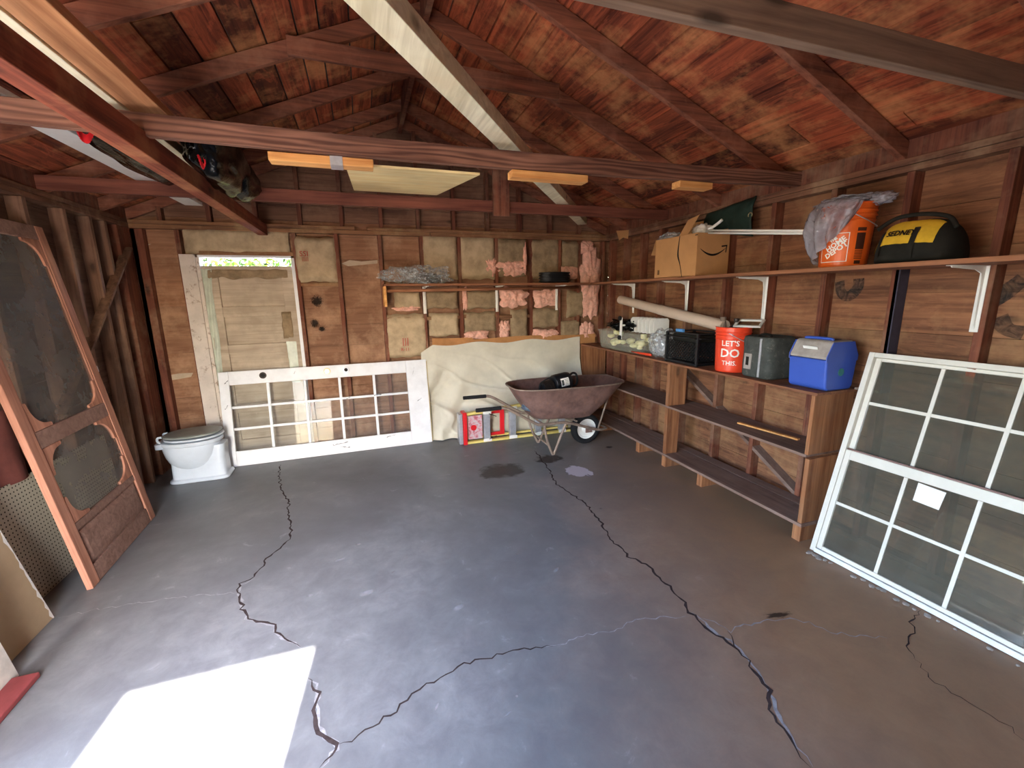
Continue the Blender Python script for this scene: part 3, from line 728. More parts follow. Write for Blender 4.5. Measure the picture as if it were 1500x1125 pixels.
def fluff(rect, par, seed, lab=None, d=.03, y=0.0):
    a = at(rect[0], (rect[1]+rect[3])/2, 'Y', y); b = at(rect[2], (rect[1]+rect[3])/2, 'Y', y); t = at((rect[0]+rect[2])/2, rect[1], 'Y', y); u = at((rect[0]+rect[2])/2, rect[3], 'Y', y)
    bm = bmn(); cx, cz, rx, rz = (a.x+b.x)/2, (t.z+u.z)/2, (b.x-a.x)/2, (t.z-u.z)/2; na, nr = 64, 16
    def P(i, j):
        an = 2*PI*i/na; r = j/nr
        e = 4; q = (abs(math.cos(an))**e+abs(math.sin(an))**e)**(-1/e)
        o = q*(1+.30*noise.fractal(Vector((math.cos(an)*2.2+seed, math.sin(an)*2.2, seed*2.7)), .8, 2.1, 3))
        x = cx+rx*r*o*math.cos(an); z = cz+rz*r*o*math.sin(an); w = Vector((x*11, seed, z*11))
        return Vector((x, y+.02-(d+.022*noise.fractal(w, .8, 2.1, 3)+.012*abs(noise.noise(w*2.2)))*(1-r**3), z))
    c = bm.verts.new(P(0, 0)); pr = None; first = None
    R_ = [[bm.verts.new(P(i, j)) for i in range(na)] for j in range(1, nr+1)]
    for i in range(na): face(bm, (c, R_[0][i], R_[0][(i+1) % na]))
    for A, B_ in zip(R_, R_[1:]):
        for i in range(na): face(bm, (A[i], B_[i], B_[(i+1) % na], A[(i+1) % na]))
    o = obj('pink_fluff', bm, m_pink, par, smooth=True)
    if not par: o.name = 'insulation_fluff'; tag(o, lab, 'insulation', 'loose tufts of pink fibreglass')
    return o
fluff((711,378,727,404), bo[1], 3, y=-.01); fluff((728,380,771,404), bo[2], 4, y=-.012, d=.035); fluff((766,357,772,398), bo[2], 5, y=-.01)
fluff((820,388,850,408), bo[4], 6); fluff((577,448,615,456), bo[5], 7, y=-.01); fluff((677,420,685,452), bo[7], 8, y=.0); fluff((679,485,716,497), bo[11], 9, y=-.01)
fluff((729,470,748,497), bo[12], 10, y=0); fluff((779,482,819,498), bo[13], 11, y=-.005); fluff((849,474,872,500), bo[14], 12, y=0)
fluff((850,362,880,462), None, 13, 'tall ragged strip of pink fibreglass in the back right corner', .05, .0)
fluff((851,352,872,372), None, 17, 'small pink fibreglass tuft high in the back right corner', .03, .0)
fluff((731,421,773,449), None, 14, 'broad pink fibreglass pad under the back shelf, left of the narrow one', .03, .005)
fluff((780,424,818,449), None, 15, 'crumpled pink fibreglass pad under the right half of the back shelf', .035, .005)
bm = bmn(); a = at(633, 496, 'Y', -.012); b = at(872, 492, 'Y', -.012)
def fn(u, v):
    x = a.x+(b.x-a.x)*u; top = 1.215-.03*(u > .22)-.01*math.sin(u*9); return Vector((x, -.012-.004*noise.noise(Vector((u*20, v*3, 0))), top-(.12)*v))
sheet(bm, fn, 60, 4); o = obj('cardboard_strip', bm, m_cards, None, solid=.004); tag(o, 'long tan cardboard strip tacked above the cream cloth', 'cardboard')
# cream cloth hung along the wall
bm = bmn(); x0, x1 = -2.38, -.292
def fn(u, v):
    x = x0+(x1-x0)*u
    top = 1.15-.045*math.sin(PI*min(1, u*4.2))*0-.03*math.sin(u*PI*3)**2 + (-.10*(1-min(1, u/.07)))
    z = top*(1-v)+.012*v
    y = -.03-.22*v**1.6*min(1, u/.08)
    f = noise.noise(Vector((u*3+v*1.0, v*1.2, 2)))*.05+noise.noise(Vector((u*6-v*4, v*2.4, 7)))*.022
    f += .035*math.sin((u*1.0+v*.35)*30)*math.exp(-((u-.04-v*.12)*6)**2)*min(1, v*2)-.035*max(0, 1-abs(noise.noise(Vector((u*3.5-v*2, v*3, 4))))*9)*v-.03*math.exp(-((v-.72-u*.1)*16)**2)*math.sin(u*5)
    d = 0
    sag = .02*math.sin(u*PI*7)*math.exp(-((v-.35)*3)**2)
    return Vector((x+.03*noise.noise(Vector((u*4, v*4, 9)))*v, min(-.016, y+(f*1.5+d+sag)*min(1, v*3.5)), max(.006, z)))
sheet(bm, fn, 150, 80)
o = obj('cloth_sheet', bm, m_cream, None, smooth=True); tag(o, 'cream cloth sheet hung low along the back wall behind the wheelbarrow', 'cloth')

# ------------------------------------------------------------------ shelves on brackets
t = thing('wall_shelf', 'long board shelf on white brackets running along the right wall', 'shelf', (-.1, -2.3, 1.8))
bm = bmn(); box(bm, (-.28, -5.0, 1.815), (XR-.002, -.005, 1.84)); obj('shelf_board', bm, m_shelf, t, bevel=.003)
def bracket(y, z0, tx, par, ax='R', xw=None):
    """pressed steel L bracket with a gusset"""
    bm = bmn()
    if ax == 'R':
        mt = Matrix.Translation((XR-.001, y, z0)) @ Matrix.Rotation(PI, 4, 'Z')
    else:
        mt = Matrix.Translation((xw, -.001, z0)) @ Matrix.Rotation(-PI/2, 4, 'Z')
    A = tx; D = A*1.15
    box(bm, (0, -.018, -D), (.004, .018, 0), mt); box(bm, (0, -.018, -.004), (A, .018, 0), mt)
    prism(bm, [(.002, -D*.97), (.016, -D*.9), (.026, -D*.25), (A*.12, -.04), (A*.3, -.022), (A*.95, -.012), (A*.98, -.002), (.002, -.002)], .006, mt @ Matrix.Translation((0, -.003, 0)))
    o = obj('bracket', bm, m_metalw, par, bevel=.0015, seg=1); return o
for y in (-.66, -1.57, -2.47, -3.78): bracket(y, 1.8145, .30, t)['label'] = 'white steel shelf bracket'
t2 = thing('wall_shelf', 'shorter board shelf with a hanging pole along the back wall', 'shelf', (-1.5, -.15, 1.8))
bm = bmn(); box(bm, (-2.755, -.30, 1.815), (-.285, -.006, 1.84)); obj('shelf_board', bm, m_shelfx, t2, bevel=.003)
bm = bmn(); box(bm, (-2.765, -.30, 1.60), (-2.735, -.026, 1.814)); box(bm, (-2.765, -.024, 1.60), (-2.735, 0.0, 1.814)); obj('end_board', bm, m_fresh, t2, bevel=.003)
bm = bmn(); cyl(bm, (-2.73, -.255, 1.765), (-.44, -.255, 1.785), .016, 16); obj('hanging_pole', bm, m_shelfx, t2, smooth=True)
for x in (-2.30, -1.42, -.62): bracket(0, 1.8145, .27, t2, 'B', x)['label'] = 'white steel shelf bracket'

# ------------------------------------------------------------------ bench shelving
BZ = 1.055
t = thing('bench_shelving', 'long low timber shelving with three levels along the right wall', 'shelving', (-.1, -1.7, 0))
bx0, bx1 = -.275, XR-.002
bm = bmn(); box(bm, (bx0-.005, -3.255, BZ-.02), (bx1, -.03, BZ)); obj('top_board', bm, m_shelf, t, bevel=.003)
bm = bmn(); box(bm, (bx0, -3.24, .63), (bx1, -3.215, BZ-.021)); obj('end_panel', bm, m_bench, t, bevel=.003)
bm = bmn(); box(bm, (bx0, -3.255, .14), (bx1, -3.225, .605)); obj('end_panel', bm, m_bench, t, bevel=.003)
bm = bmn(); box(bm, (bx0, -.06, .14), (bx1, -.035, BZ-.021)); obj('end_panel', bm, m_bench, t, bevel=.003)
bm = bmn(); box(bm, (bx0+.005, -3.225, .607), (bx1, -1.80, .628)); obj('middle_shelf', bm, m_dusty, t, bevel=.003)
bm = bmn(); box(bm, (bx0+.005, -1.798, .607), (bx1, -.061, .628)); obj('middle_shelf', bm, m_dusty, t, bevel=.003)
bm = bmn(); box(bm, (bx0, -1.83, .629), (bx0+.20, -1.79, BZ-.021)); obj('post', bm, m_bench, t, bevel=.003)
bm = bmn(); box(bm, (bx0, -1.83, .14), (bx0+.14, -1.79, .606)); obj('post', bm, m_bench, t, bevel=.003)
bm = bmn(); box(bm, (bx0-.005, -3.26, .115), (bx0+.245, -.03, .139)); obj('bottom_plank', bm, m_dusty, t, bevel=.003)
bm = bmn(); box(bm, (bx0+.255, -3.22, .115), (bx1, -.03, .139)); obj('bottom_plank', bm, m_dusty, t, bevel=.003)
for y in (-3.22, -2.29, -1.80, -1.36, -.55): 
    bm = bmn(); box(bm, (bx0+.01, y-.03, 0), (bx1-.1, y+.03, .114)); obj('foot_block', bm, m_bench, t, bevel=.003)
bm = bmn(); beam(bm, (-.12, -2.52, .638), (-.05, -3.0, .636), .03, .012); o = obj('wood_offcut', bm, m_fresh); tag(o, 'thin pale splintered stick lying on the middle shelf of the bench', 'stick')

# ------------------------------------------------------------------ things on the bench
Z0 = BZ+.0008
# milky tote with packing foam
def yx(px, py, x): return at(px, py, 'X', x).y
ya, yb = yx(876, 500, -.2), yx(945, 500, -.2)
t = thing('storage_tote', 'milky see-through storage tote full of pale foam shapes, at the far end of the bench', 'tote', (-.09, (ya+yb)/2, Z0))
bm = bmn(); cy = (ya+yb)/2; hy = abs(ya-yb)/2
rings(bm, [sup(-.09, cy, Z0+z, .15*s, hy*s, 7, 32) for z, s in ((0, .86), (.02, .9), (.19, .98), (.2, 1.02), (.215, 1.02))], True, False)
obj('tote_body', bm, m_tote, t, smooth=False)
R = random.Random(4)
for k in range(22):
    bm = bmn(); c = (-.09+R.uniform(-.08, .08), cy+R.uniform(-.78, .78)*hy, Z0+.05+R.uniform(0, .14))
    if k % 3 == 0: rings(bm, [sup(c[0], c[1], c[2]+z-.03, r, r, 2.2, 14) for z, r in ((0, .02), (.01, .03), (.05, .034), (.052, .03))])
    else: blob(bm, c, (R.uniform(.03, .045), R.uniform(.04, .08), R.uniform(.025, .04)), .15, 1.4, k, 2)
    o = obj('foam_shape', bm, m_food, None, smooth=True); tag(o, 'pale yellow foam shape packed among others inside the see-through tote', 'foam shape', 'pale foam shapes in the milky tote')
bm = bmn(); blob(bm, (-.07, cy+.12, Z0+.285), (.13, .23, .06), .45, 2.2, 8, 5); blob(bm, (-.12, cy-.06, Z0+.29), (.09, .14, .06), .45, 2.6, 9, 5); o = obj('bin_bag', bm, m_trash, None, smooth=True); tag(o, 'black crumpled bin bag heaped on the milky tote in the corner', 'bag')
# oil radiator
yr0, yr1 = yx(932, 470, -.08), yx(966, 470, -.08)
t = thing('oil_radiator', 'white finned oil radiator with black wheels propped behind the tote', 'heater', (-.04, (yr0+yr1)/2, 1.20))
n = 7
for k in range(n):
    y = yr0+(yr1-yr0)*k/(n-1); bm = bmn(); rings(bm, [[(xx, y+dy, zz) for xx, zz in ((-.13,1.275),(.02,1.275),(.04,1.29),(.04,1.42),(.02,1.44),(-.13,1.44),(-.15,1.42),(-.15,1.29))] for dy in (-.006, .006)]); obj('fin', bm, m_metalw, t, bevel=.003)
bm = bmn(); box(bm, (-.262, yr0+.01, 1.20), (-.25, yr0+.05, 1.44)); obj('wheel_bracket', bm, m_metalw, t, bevel=.003)
bm = bmn(); box(bm, (-.25, yr0+.02, 1.34), (-.145, yr0+.04, 1.36)); obj('wheel_arm', bm, m_metalw, t)
for z in (1.215, 1.43):
    bm = bmn(); cyl(bm, (-.263, yr0+.03, z), (-.285, yr0+.03, z), .026, 20); obj('wheel', bm, m_rubber, t, smooth=False, bevel=.004)
# long pale tube
pa = at(909, 439, 'X', -.10); pb = at(1062, 478, 'X', -.14)
t = thing('cardboard_tube', 'long pale tube lying aslant over the radiator and the milk crate', 'tube', pb)
bm = bmn(); tube(bm, [pa, pa.lerp(pb, .46)], .047, 24); obj('tube_body', bm, m_tube, t, smooth=False)
bm = bmn(); tube(bm, [pa.lerp(pb, .455), pb], .050, 24); obj('tube_sleeve', bm, m_tube, t, smooth=False)
# clear bag
yc0, yc1 = yx(952, 500, -.18), yx(974, 500, -.2)
bm = bmn(); blob(bm, (-.12, (yc0+yc1)/2, Z0+.145), (.13, abs(yc0-yc1)*.56, .155), .28, 2.0, 21, 5); o = obj('plastic_bag', bm, m_film, None, smooth=True); tag(o, 'clear crinkled plastic bag standing between the tote and the milk crate', 'bag')
bm = bmn(); blob(bm, (-.12, (yc0+yc1)/2, Z0+.12), (.075, abs(yc0-yc1)*.32, .10), .2, 2, 22, 4); o = obj('wrapped_bundle', bm, m_alu, None, smooth=True); tag(o, 'grey bundle inside the clear plastic bag on the bench', 'bundle')
# orange tool in front of the tote
p = at(925, 512, 'Z', Z0+.01); q = at(952, 516, 'Z', Z0+.01); p.x = -.25; q.x = -.24; p.y = yx(925, 512, -.25); q.y = yx(953, 516, -.25)
bm = bmn(); tube(bm, [p+Vector((0,0,.012)), p.lerp(q,.4)+Vector((0,0,.014)), p.lerp(q,.8)+Vector((0,0,.015)), q+Vector((0,0,.015))], [.005, .011, .014, .012], 10); o = obj('pistol_grip_tool', bm, m_redb, None, smooth=True); o.name = 'hand_tool_handle'; tag(o, 'bright orange tool handle lying in front of the milky tote', 'tool')
# milk crate
yk0, yk1 = yx(978, 520, -.22), yx(1020, 525, -.24)
cy = (yk0+yk1)/2; hy = abs(yk0-yk1)/2; kx0, kx1 = -.235, .08; kh = .285
t = thing('milk_crate', 'black lattice-sided milk crate on the bench', 'crate', (-.08, cy, Z0))
bm = bmn(); box(bm, (kx0, cy-hy, Z0), (kx1, cy+hy, Z0+.012)); obj('crate_base', bm, m_black, t)
def lattice(bm, o, e1, w, h, n=6):
    """diamond lattice wall: o lower corner, e1 direction, z up"""
    e1 = Vector(e1); nn = e1.cross(Vector((0,0,1))); o = Vector(o)
    def bar(a, b, t=.007): beam(bm, o+e1*a[0]+Vector((0,0,a[1])), o+e1*b[0]+Vector((0,0,b[1])), .006, t, nn)
    s = h/3; x = -h
    while x < w:
        for sgn in (1, -1):
            a0, a1 = x, x+h
            t0 = max(0, (0-a0)/h); t1 = min(1, (w-a0)/h)
            if t1 > t0+.02:
                z0, z1 = (t0*h, t1*h) if sgn > 0 else (h-t0*h, h-t1*h)
                bar((a0+h*t0, z0), (a0+h*t1, z1))
        x += s*.62
for o_, e_, w in (((kx0, cy-hy, Z0+.04), (0,1,0), hy*2), ((kx1, cy-hy, Z0+.04), (0,1,0), hy*2), ((kx0, cy-hy, Z0+.04), (1,0,0), kx1-kx0), ((kx0, cy+hy, Z0+.04), (1,0,0), kx1-kx0)):
    bm = bmn(); lattice(bm, o_, e_, w, .165); E = Vector(e_); O = Vector(o_)
    nn = E.cross(Vector((0,0,1)))
    for z, hh in ((-.02, .04), (.205, .08)): beam(bm, O+Vector((0,0,z)), O+E*w+Vector((0,0,z)), .008, hh, nn)
    beam(bm, O+Vector((0,0,.243)), O+E*w+Vector((0,0,.243)), .012, .012, nn)
    obj('crate_side', bm, m_black, t)
for cx_, cy_ in ((kx0, cy-hy), (kx0, cy+hy), (kx1, cy-hy), (kx1, cy+hy)):
    bm = bmn(); box(bm, (cx_-.012, cy_-.012, Z0), (cx_+.012, cy_+.012, Z0+kh)); obj('corner_post', bm, m_black, t, bevel=.003)
bm = bmn(); box(bm, (kx0+.03, cy-hy+.03, Z0+.2), (kx1-.03, cy+hy-.03, Z0+.27)); o = obj('folded_cloth', bm, m_dkcan, None, bevel=.015); tag(o, 'dark folded cloth filling the top of the milk crate', 'cloth')
p = at(997, 477, 'X', -.2); bm = bmn(); box(bm, (-.222, p.y-.05, Z0+.275), (-.19, p.y+.04, Z0+.315)); o = obj('blue_packet', bm, plain('light_blue', (90, 150, 210), .5), None, bevel=.004); o.name = 'sponge'; tag(o, 'small light blue packet on the rim of the milk crate', 'packet')
# red-orange bucket
cb = Vector((-.115, (yx(1048, 505, -.13)+yx(1103, 505, -.08))/2, Z0)); rb = .135
def bucket(name, lab, c, r, h, mat, mt=None, seed=0, grp=None, rot=(0,0,0)):
    t = thing(name, lab, 'bucket', c, grp, rot)
    prof = [(0,.86),(.012,.885),(h*.72,.965),(h*.725,1.0),(h*.74,1.0),(h*.745,.97),(h*.80,.975),(h*.805,1.03),(h*.82,1.03),(h*.825,.98),(h*.87,.985),(h*.875,1.03),(h*.89,1.03),(h*.9,.99),(h*.985,1.0),(h*.99,1.045),(h,1.045)]
    bm = bmn(); L = [sup(0, 0, z, r*k, r*k, 2, 48) for z, k in prof]; inn = [sup(0, 0, z, r*k, r*k, 2, 48) for z, k in ((h, .97), (h*.5, .90), (.02, .83))]
    rings(bm, L+inn); obj('bucket_body', bm, mat, t, local=True, smooth=False, bevel=.0015, seg=1)
    bm = bmn(); tube(bm, [(r*1.05*math.cos(a), r*1.05*math.sin(a)*1.0, h*.88-.5*r*math.sin(k/16*PI)*1.3) for k, a in [(k, -2.6+k/16*PI) for k in range(17)]], .003, 6)
    obj('wire_handle', bm, m_alu, t, local=True, smooth=True)
    return t
def wraptext(par, s, size, r, ang, z, mat, h=.33, shear=0, bold=0, name='print', sx=1, rotz=0, lab=None):
    bm = textmesh(s, size, .0003, shear, bold, sx)
    bmesh.ops.subdivide_edges(bm, edges=[e for e in bm.edges if e.calc_length() > .02], cuts=2)
    def fn(p):
        if rotz: p = Matrix.Rotation(rotz, 3, 'Z') @ p
        zz = z+p.y; rr = r*(.885+(.965-.885)*min(1, zz/(h*.72)))+.0012+p.z; a = ang+p.x/rr
        return Vector((math.cos(a)*rr, math.sin(a)*rr, zz))
    warp(bm, fn); o = obj(name, bm, mat, par, local=True)
    if lab: o['label'] = lab
    return o
hb = .365
tb = bucket('bucket', 'red-orange bucket with white lettering beside the black milk crate', cb, rb, hb, m_redb)
ac = math.atan2(CP.y-cb.y, CP.x-cb.x)
wraptext(tb, "LET'S", .062, rb, ac-.12, .235, m_white, hb, bold=.001); wraptext(tb, 'DO', .095, rb, ac-.12, .155, m_white, hb, bold=.002); wraptext(tb, 'THIS.', .05, rb, ac-.12, .075, m_white, hb, bold=.0005)
# bits standing in it
def stick(name, lab, cat, a, b, r, mat, seg=16, hollow=False):
    bm = bmn(); tube(bm, [a, b], r, seg, caps=not hollow); o = obj(name, bm, mat, None, smooth=True, solid=.004 if hollow else 0); tag(o, lab, cat); return o
stick('pipe_offcut', 'short grey pipe standing in the red-orange bucket', 'pipe', (cb.x-.02, cb.y+.06, Z0+.05), (cb.x-.03, cb.y+.09, Z0+.44), .022, m_rustl, hollow=True)
bm = bmn(); rings(bm, [sup(cb.x+.01, cb.y-.01, Z0+z, r, r, 2, 20) for z, r in ((.1,.05),(.36,.05),(.37,.045),(.385,.02),(.39,.016),(.41,.016),(.412,.02),(.43,.02))]); o = obj('spray_can', bm, m_darkiron, None, smooth=False); tag(o, 'dark spray can standing in the red-orange bucket', 'can')
bm = bmn(); fa, fb = at(1100, 470, 'X', -.10), at(1122, 458, 'X', .04)
mtf = Matrix.Translation((cb.x+.05, cb.y-.10, Z0+.39)) @ Matrix.Rotation(.5, 4, 'Z') @ Matrix.Rotation(-.35, 4, 'Y')
for a, b in (((-.07,-.10,0),(-.05,.10,.012)),((.05,-.10,0),(.07,.10,.012)),((-.07,-.10,0),(.07,-.08,.012)),((-.07,.08,0),(.07,.10,.012))): box(bm, a, b, mtf)
o = obj('picture_frame', bm, m_metalw); o.name = 'small_frame'; tag(o, 'small white frame propped on the rim of the red-orange bucket', 'frame')
# grey soft case
ye0, ye1 = yx(1086, 540, -.2), yx(1136, 545, -.12)
c = (-.075, (ye0+ye1)/2-.0, Z0)
t = thing('tool_case', 'dark grey zipped soft case with a pale label holder, between bucket and blue cooler', 'bag', c)
bm = bmn(); hx, hy = .135, abs(ye0-ye1)/2+.02
rings(bm, [[(x+.004*noise.noise(Vector((x*20, y*20, z*9))), y, z) for x, y, z in sup(c[0]+dx, c[1]+dy, Z0+zz, hx*s, hy*s, 5, 40)] for zz, s, dx, dy in ((0,.93,0,0),(.012,.99,0,0),(.10,1.0,0,0),(.2,.99,0,0),(.28,1.02,.0,0),(.305,.98,0,0),(.315,.85,0,0),(.300,.80,0,0))])
obj('case_body', bm, m_grey, t, smooth=True)
# a corner band with zip on the camera-facing edge
bm = bmn(); e = Vector((c[0]-hx*.995, c[1]-hy*.35, 0)); box(bm, (e.x-.006, e.y-.008, Z0+.01), (e.x+.004, e.y+.008, Z0+.30)); obj('zip', bm, m_alu, t, bevel=.002)
bm = bmn(); lx = c[0]-hx-.004; box(bm, (lx-.004, c[1]+.02, Z0+.06), (lx+.004, c[1]+.085, Z0+.18)); obj('label_holder', bm, m_lid, t, bevel=.002)
bm = bmn(); box(bm, (lx-.007, c[1]+.04, Z0+.09), (lx-.0045, c[1]+.065, Z0+.155)); obj('label_window', bm, m_dkcan, t)
bm = bmn(); tube(bm, spline([(c[0]-.04, c[1]+.06, Z0+.302), (c[0]-.04, c[1]+.03, Z0+.325), (c[0]-.04, c[1]-.03, Z0+.325), (c[0]-.04, c[1]-.06, Z0+.302)], 6), .008, 8); obj('carry_handle', bm, m_dkcan, t, smooth=True)
# blue cooler: hexagonal end profile
yf0, yf1 = yx(1160, 540, -.19), yx(1213, 552, -.17)
cy = (yf0+yf1)/2; hy = abs(yf0-yf1)/2+.012
t = thing('cooler', 'blue hard-sided cooler with dusty pale lid at the near end of the bench', 'cooler', (-.07, cy, Z0))
cx = -.075
body = [(-.105,.0),(.105,.0),(.125,.02),(.14,.19),(.14,.205),(-.14,.205),(-.14,.19),(-.125,.02)]
mt = Matrix.Translation((cx, cy-hy, Z0))
bm = bmn(); prism(bm, body, 2*hy, mt); obj('cooler_body', bm, m_blue, t, bevel=.012, seg=3)
lid = [(-.142,.207),(.142,.207),(.142,.225),(.095,.315),(.075,.325),(-.075,.325),(-.095,.315),(-.142,.225)]
bm = bmn(); prism(bm, lid, 2*hy-.008, mt @ Matrix.Translation((0, .004, 0))); obj('lid', bm, m_lid, t, bevel=.010, seg=3); t.children[-1]['label'] = 'dusty pale lid'
for yy in (0, 2*hy-.006):
    bm = bmn(); prism(bm, [(-.144,.19),(.144,.19),(.144,.226),(.097,.318),(-.097,.318),(-.144,.226)], .006, mt @ Matrix.Translation((0, yy, 0))); obj('lid_end', bm, m_blue, t, bevel=.003)
bm = bmn(); box(bm, (cx-.05, cy-.075, Z0+.326), (cx+.05, cy+.075, Z0+.329)); obj('handle_recess', bm, plain('deep_blue', (24, 30, 84), .4), t)
bm = bmn(); tube(bm, spline([(cx-.052, cy-.09, Z0+.325), (cx-.052, cy-.075, Z0+.334), (cx-.052, cy+.075, Z0+.334), (cx-.052, cy+.09, Z0+.325)], 5), .010, 10); obj('carry_handle', bm, m_blue, t, smooth=True)
bm = bmn(); 
mtl = Matrix.Translation((cx-.121, cy, Z0+.27)) @ Matrix.Rotation(-.48, 4, 'Y')
box(bm, (-.002, -.05, -.016), (.001, .05, .016), mtl); obj('lid_plaque', bm, m_metalw, t)
bm = bmn(); cyl(bm, (cx, cy-hy-.002, Z0+.12), (cx, cy-hy+.004, Z0+.12), .026, 24); obj('pivot_badge', bm, plain('teal_badge', (60, 130, 130), .4), t)
o = None
bm = bmn(); tube(bm, spline([(.02, cy-.17, Z0+.012), (.05, cy-.2, Z0+.012), (.04, cy-.3, Z0+.012)], 6), .008, 8); o = obj('pipe_fitting', bm, m_rustl, None, smooth=True); tag(o, 'small metal fitting on the bench end beside the blue cooler', 'fitting')

# ------------------------------------------------------------------ things on the long upper shelf
Z1 = 1.8408
bx = -.27; yL = yx(958, 411, bx); yR = yx(1018, 407, bx); zt = 2.195
t = thing('cardboard_box', 'open cardboard carton with a curved arrow print on the upper shelf', 'box', (-.1, (yL+yR)/2, Z1))
xb = .075; w = .004
bm = bmn(); box(bm, (bx, yR, Z1), (xb, yL, Z1+w)); obj('box_base', bm, m_card, t)
bm = bmn(); box(bm, (bx, yR, Z1), (bx+w, yL-.003, zt)); obj('box_side', bm, m_card, t, bevel=.001)
bm = bmn(); box(bm, (xb-w, yR, Z1), (xb, yL, zt)); obj('box_side', bm, m_card, t)
bm = bmn(); box(bm, (bx+w, yR, Z1), (xb-w, yR+w, zt)); obj('box_end', bm, m_card, t)
bm = bmn(); box(bm, (bx+w, yL-w, Z1), (xb-w, yL, zt)); obj('box_end', bm, m_card, t)
mtf = Matrix.Translation((bx+.05, yR+.18, zt))
bm = bmn(); P0 = Vector((-.12, yR+.33, zt-.01)); face(bm, [bm.verts.new(v) for v in (Vector((bx+.03, yR+.16, zt)), Vector((bx+.03, yR+.27, zt)), at(975, 325, 'X', bx+.06)*0+Vector((bx+.06, yR+.20, zt+.13)), Vector((bx+.04, yR+.04, zt+.15)))]); obj('box_flap', bm, m_card, t, solid=.004)
bm = bmn(); face(bm, [bm.verts.new(v) for v in (Vector((xb, yR, zt)), Vector((xb, yL, zt)), Vector((xb+.0, yL, zt+.16)), Vector((xb, yR+.1, zt+.15)))]); obj('box_flap', bm, m_card, t, solid=.004)
bm = bmn(); face(bm, [bm.verts.new(v) for v in (Vector((bx, yL, zt)), Vector((xb, yL, zt)), Vector((xb-.02, yL+.09, zt-.13)), Vector((bx+.02, yL+.09, zt-.13)))]); obj('box_flap', bm, m_card, t, solid=.004)
# dark slit where the two side panels meet
bm = bmn(); Q = [(996,346),(993,372),(996,388),(999,409)]; P = [at(x, y, 'X', bx-.001) for x, y in Q]; pr = None
for i, p in enumerate(spline(P, 6)):
    ww = .004+.006*math.exp(-((i-7)/4)**2); v = (bm.verts.new(p+Vector((0, ww, 0))), bm.verts.new(p-Vector((0, ww, 0))))
    if pr: face(bm, (pr[0], pr[1], v[1], v[0]))
    pr = v
obj('open_seam', bm, m_ink, t)['label'] = 'dark open seam'
# curved arrow on the end panel
x_0, x_1, zc = bx+.035, xb-.035, Z1+.225
bm = bmn(); pr = None; n = 30
for i in range(n+1):
    u = i/n; x = x_0+(x_1-x_0)*u; zz = zc-.055*math.sin(PI*u)**.9+.012*u; ww = .003+.012*math.sin(PI*min(1, u*1.02))**.8
    v = (bm.verts.new((x, yR-.001, zz+ww*.5)), bm.verts.new((x, yR-.001, zz-ww*.7)))
    if pr: face(bm, (pr[0], pr[1], v[1], v[0]))
    pr = v
hx_ = x_1
face(bm, [bm.verts.new(p) for p in ((hx_-.052, yR-.001, zc+.028), (hx_+.012, yR-.001, zc+.036), (hx_+.012, yR-.001, zc+.024), (hx_-.047, yR-.001, zc+.016))])
face(bm, [bm.verts.new(p) for p in ((hx_+.002, yR-.001, zc+.034), (hx_+.013, yR-.001, zc+.036), (hx_+.004, yR-.001, zc-.030), (hx_-.006, yR-.001, zc-.026))])
obj('arrow_print', bm, m_ink, t)['label'] = 'black curved arrow'
bm = bmn()
for k in range(5): box(bm, (bx-.0012, yL-.075+k*.006, Z1+.03), (bx-.0008, yL-.072+k*.006, Z1+.075))
obj('side_print', bm, m_ink, t)
bm = bmn(); box(bm, (bx-.0012, yR+.0, zt-.022), (bx-.0006, yR+.03, zt-.014)); obj('side_print', bm, m_ink, t)
# contents showing over its rim
bm = bmn(); blob(bm, (-.12, yR+.12, zt+.02), (.07, .10, .07), .3, 3, 41, 4); o = obj('crumpled_paper', bm, m_white, None, smooth=True); tag(o, 'crumpled white plastic poking out of the open carton', 'packaging')
bm = bmn(); blob(bm, (-.20, yL-.10, zt+.02), (.05, .14, .04), .35, 3, 42, 4); o = obj('wrapped_roll', bm, m_film, None, smooth=True); tag(o, 'clear plastic-wrapped roll on the far rim of the carton', 'packaging')
bm = bmn(); mm = Matrix.Rotation(.1, 4, 'X'); box(bm, (-.25, yL-.22, zt+.002), (-.17, yL-.02, zt+.02)); o = obj('printed_packet', bm, m_alu, None, bevel=.005); tag(o, 'silvery packet resting on the far rim of the carton', 'packaging')
for k, (dx, dz) in enumerate(((0, 0), (.02, .022))):
    a = Vector((-.16+dx, yR+.10, zt+.012+dz)); b = at(1180, 342-k*4, 'X', -.15)
    bm = bmn(); tube(bm, [a, b], .0085, 10); o = obj('curtain_rod', bm, m_metalw, None, smooth=True); tag(o, ('lower' if k == 0 else 'upper')+' of the two white rods reaching from the open carton to the grey bag', 'rod', 'pair of white rods') 
bm = bmn(); tube(bm, spline([(-.14, yR+.02, zt+.03), (-.13, yR-.05, zt+.06), (-.12, yR-.10, zt+.09)], 5), .012, 10); o = obj('rod_end', bm, m_metalw, None, smooth=True); tag(o, 'white plastic stub sticking up beside the rods at the carton', 'rod')
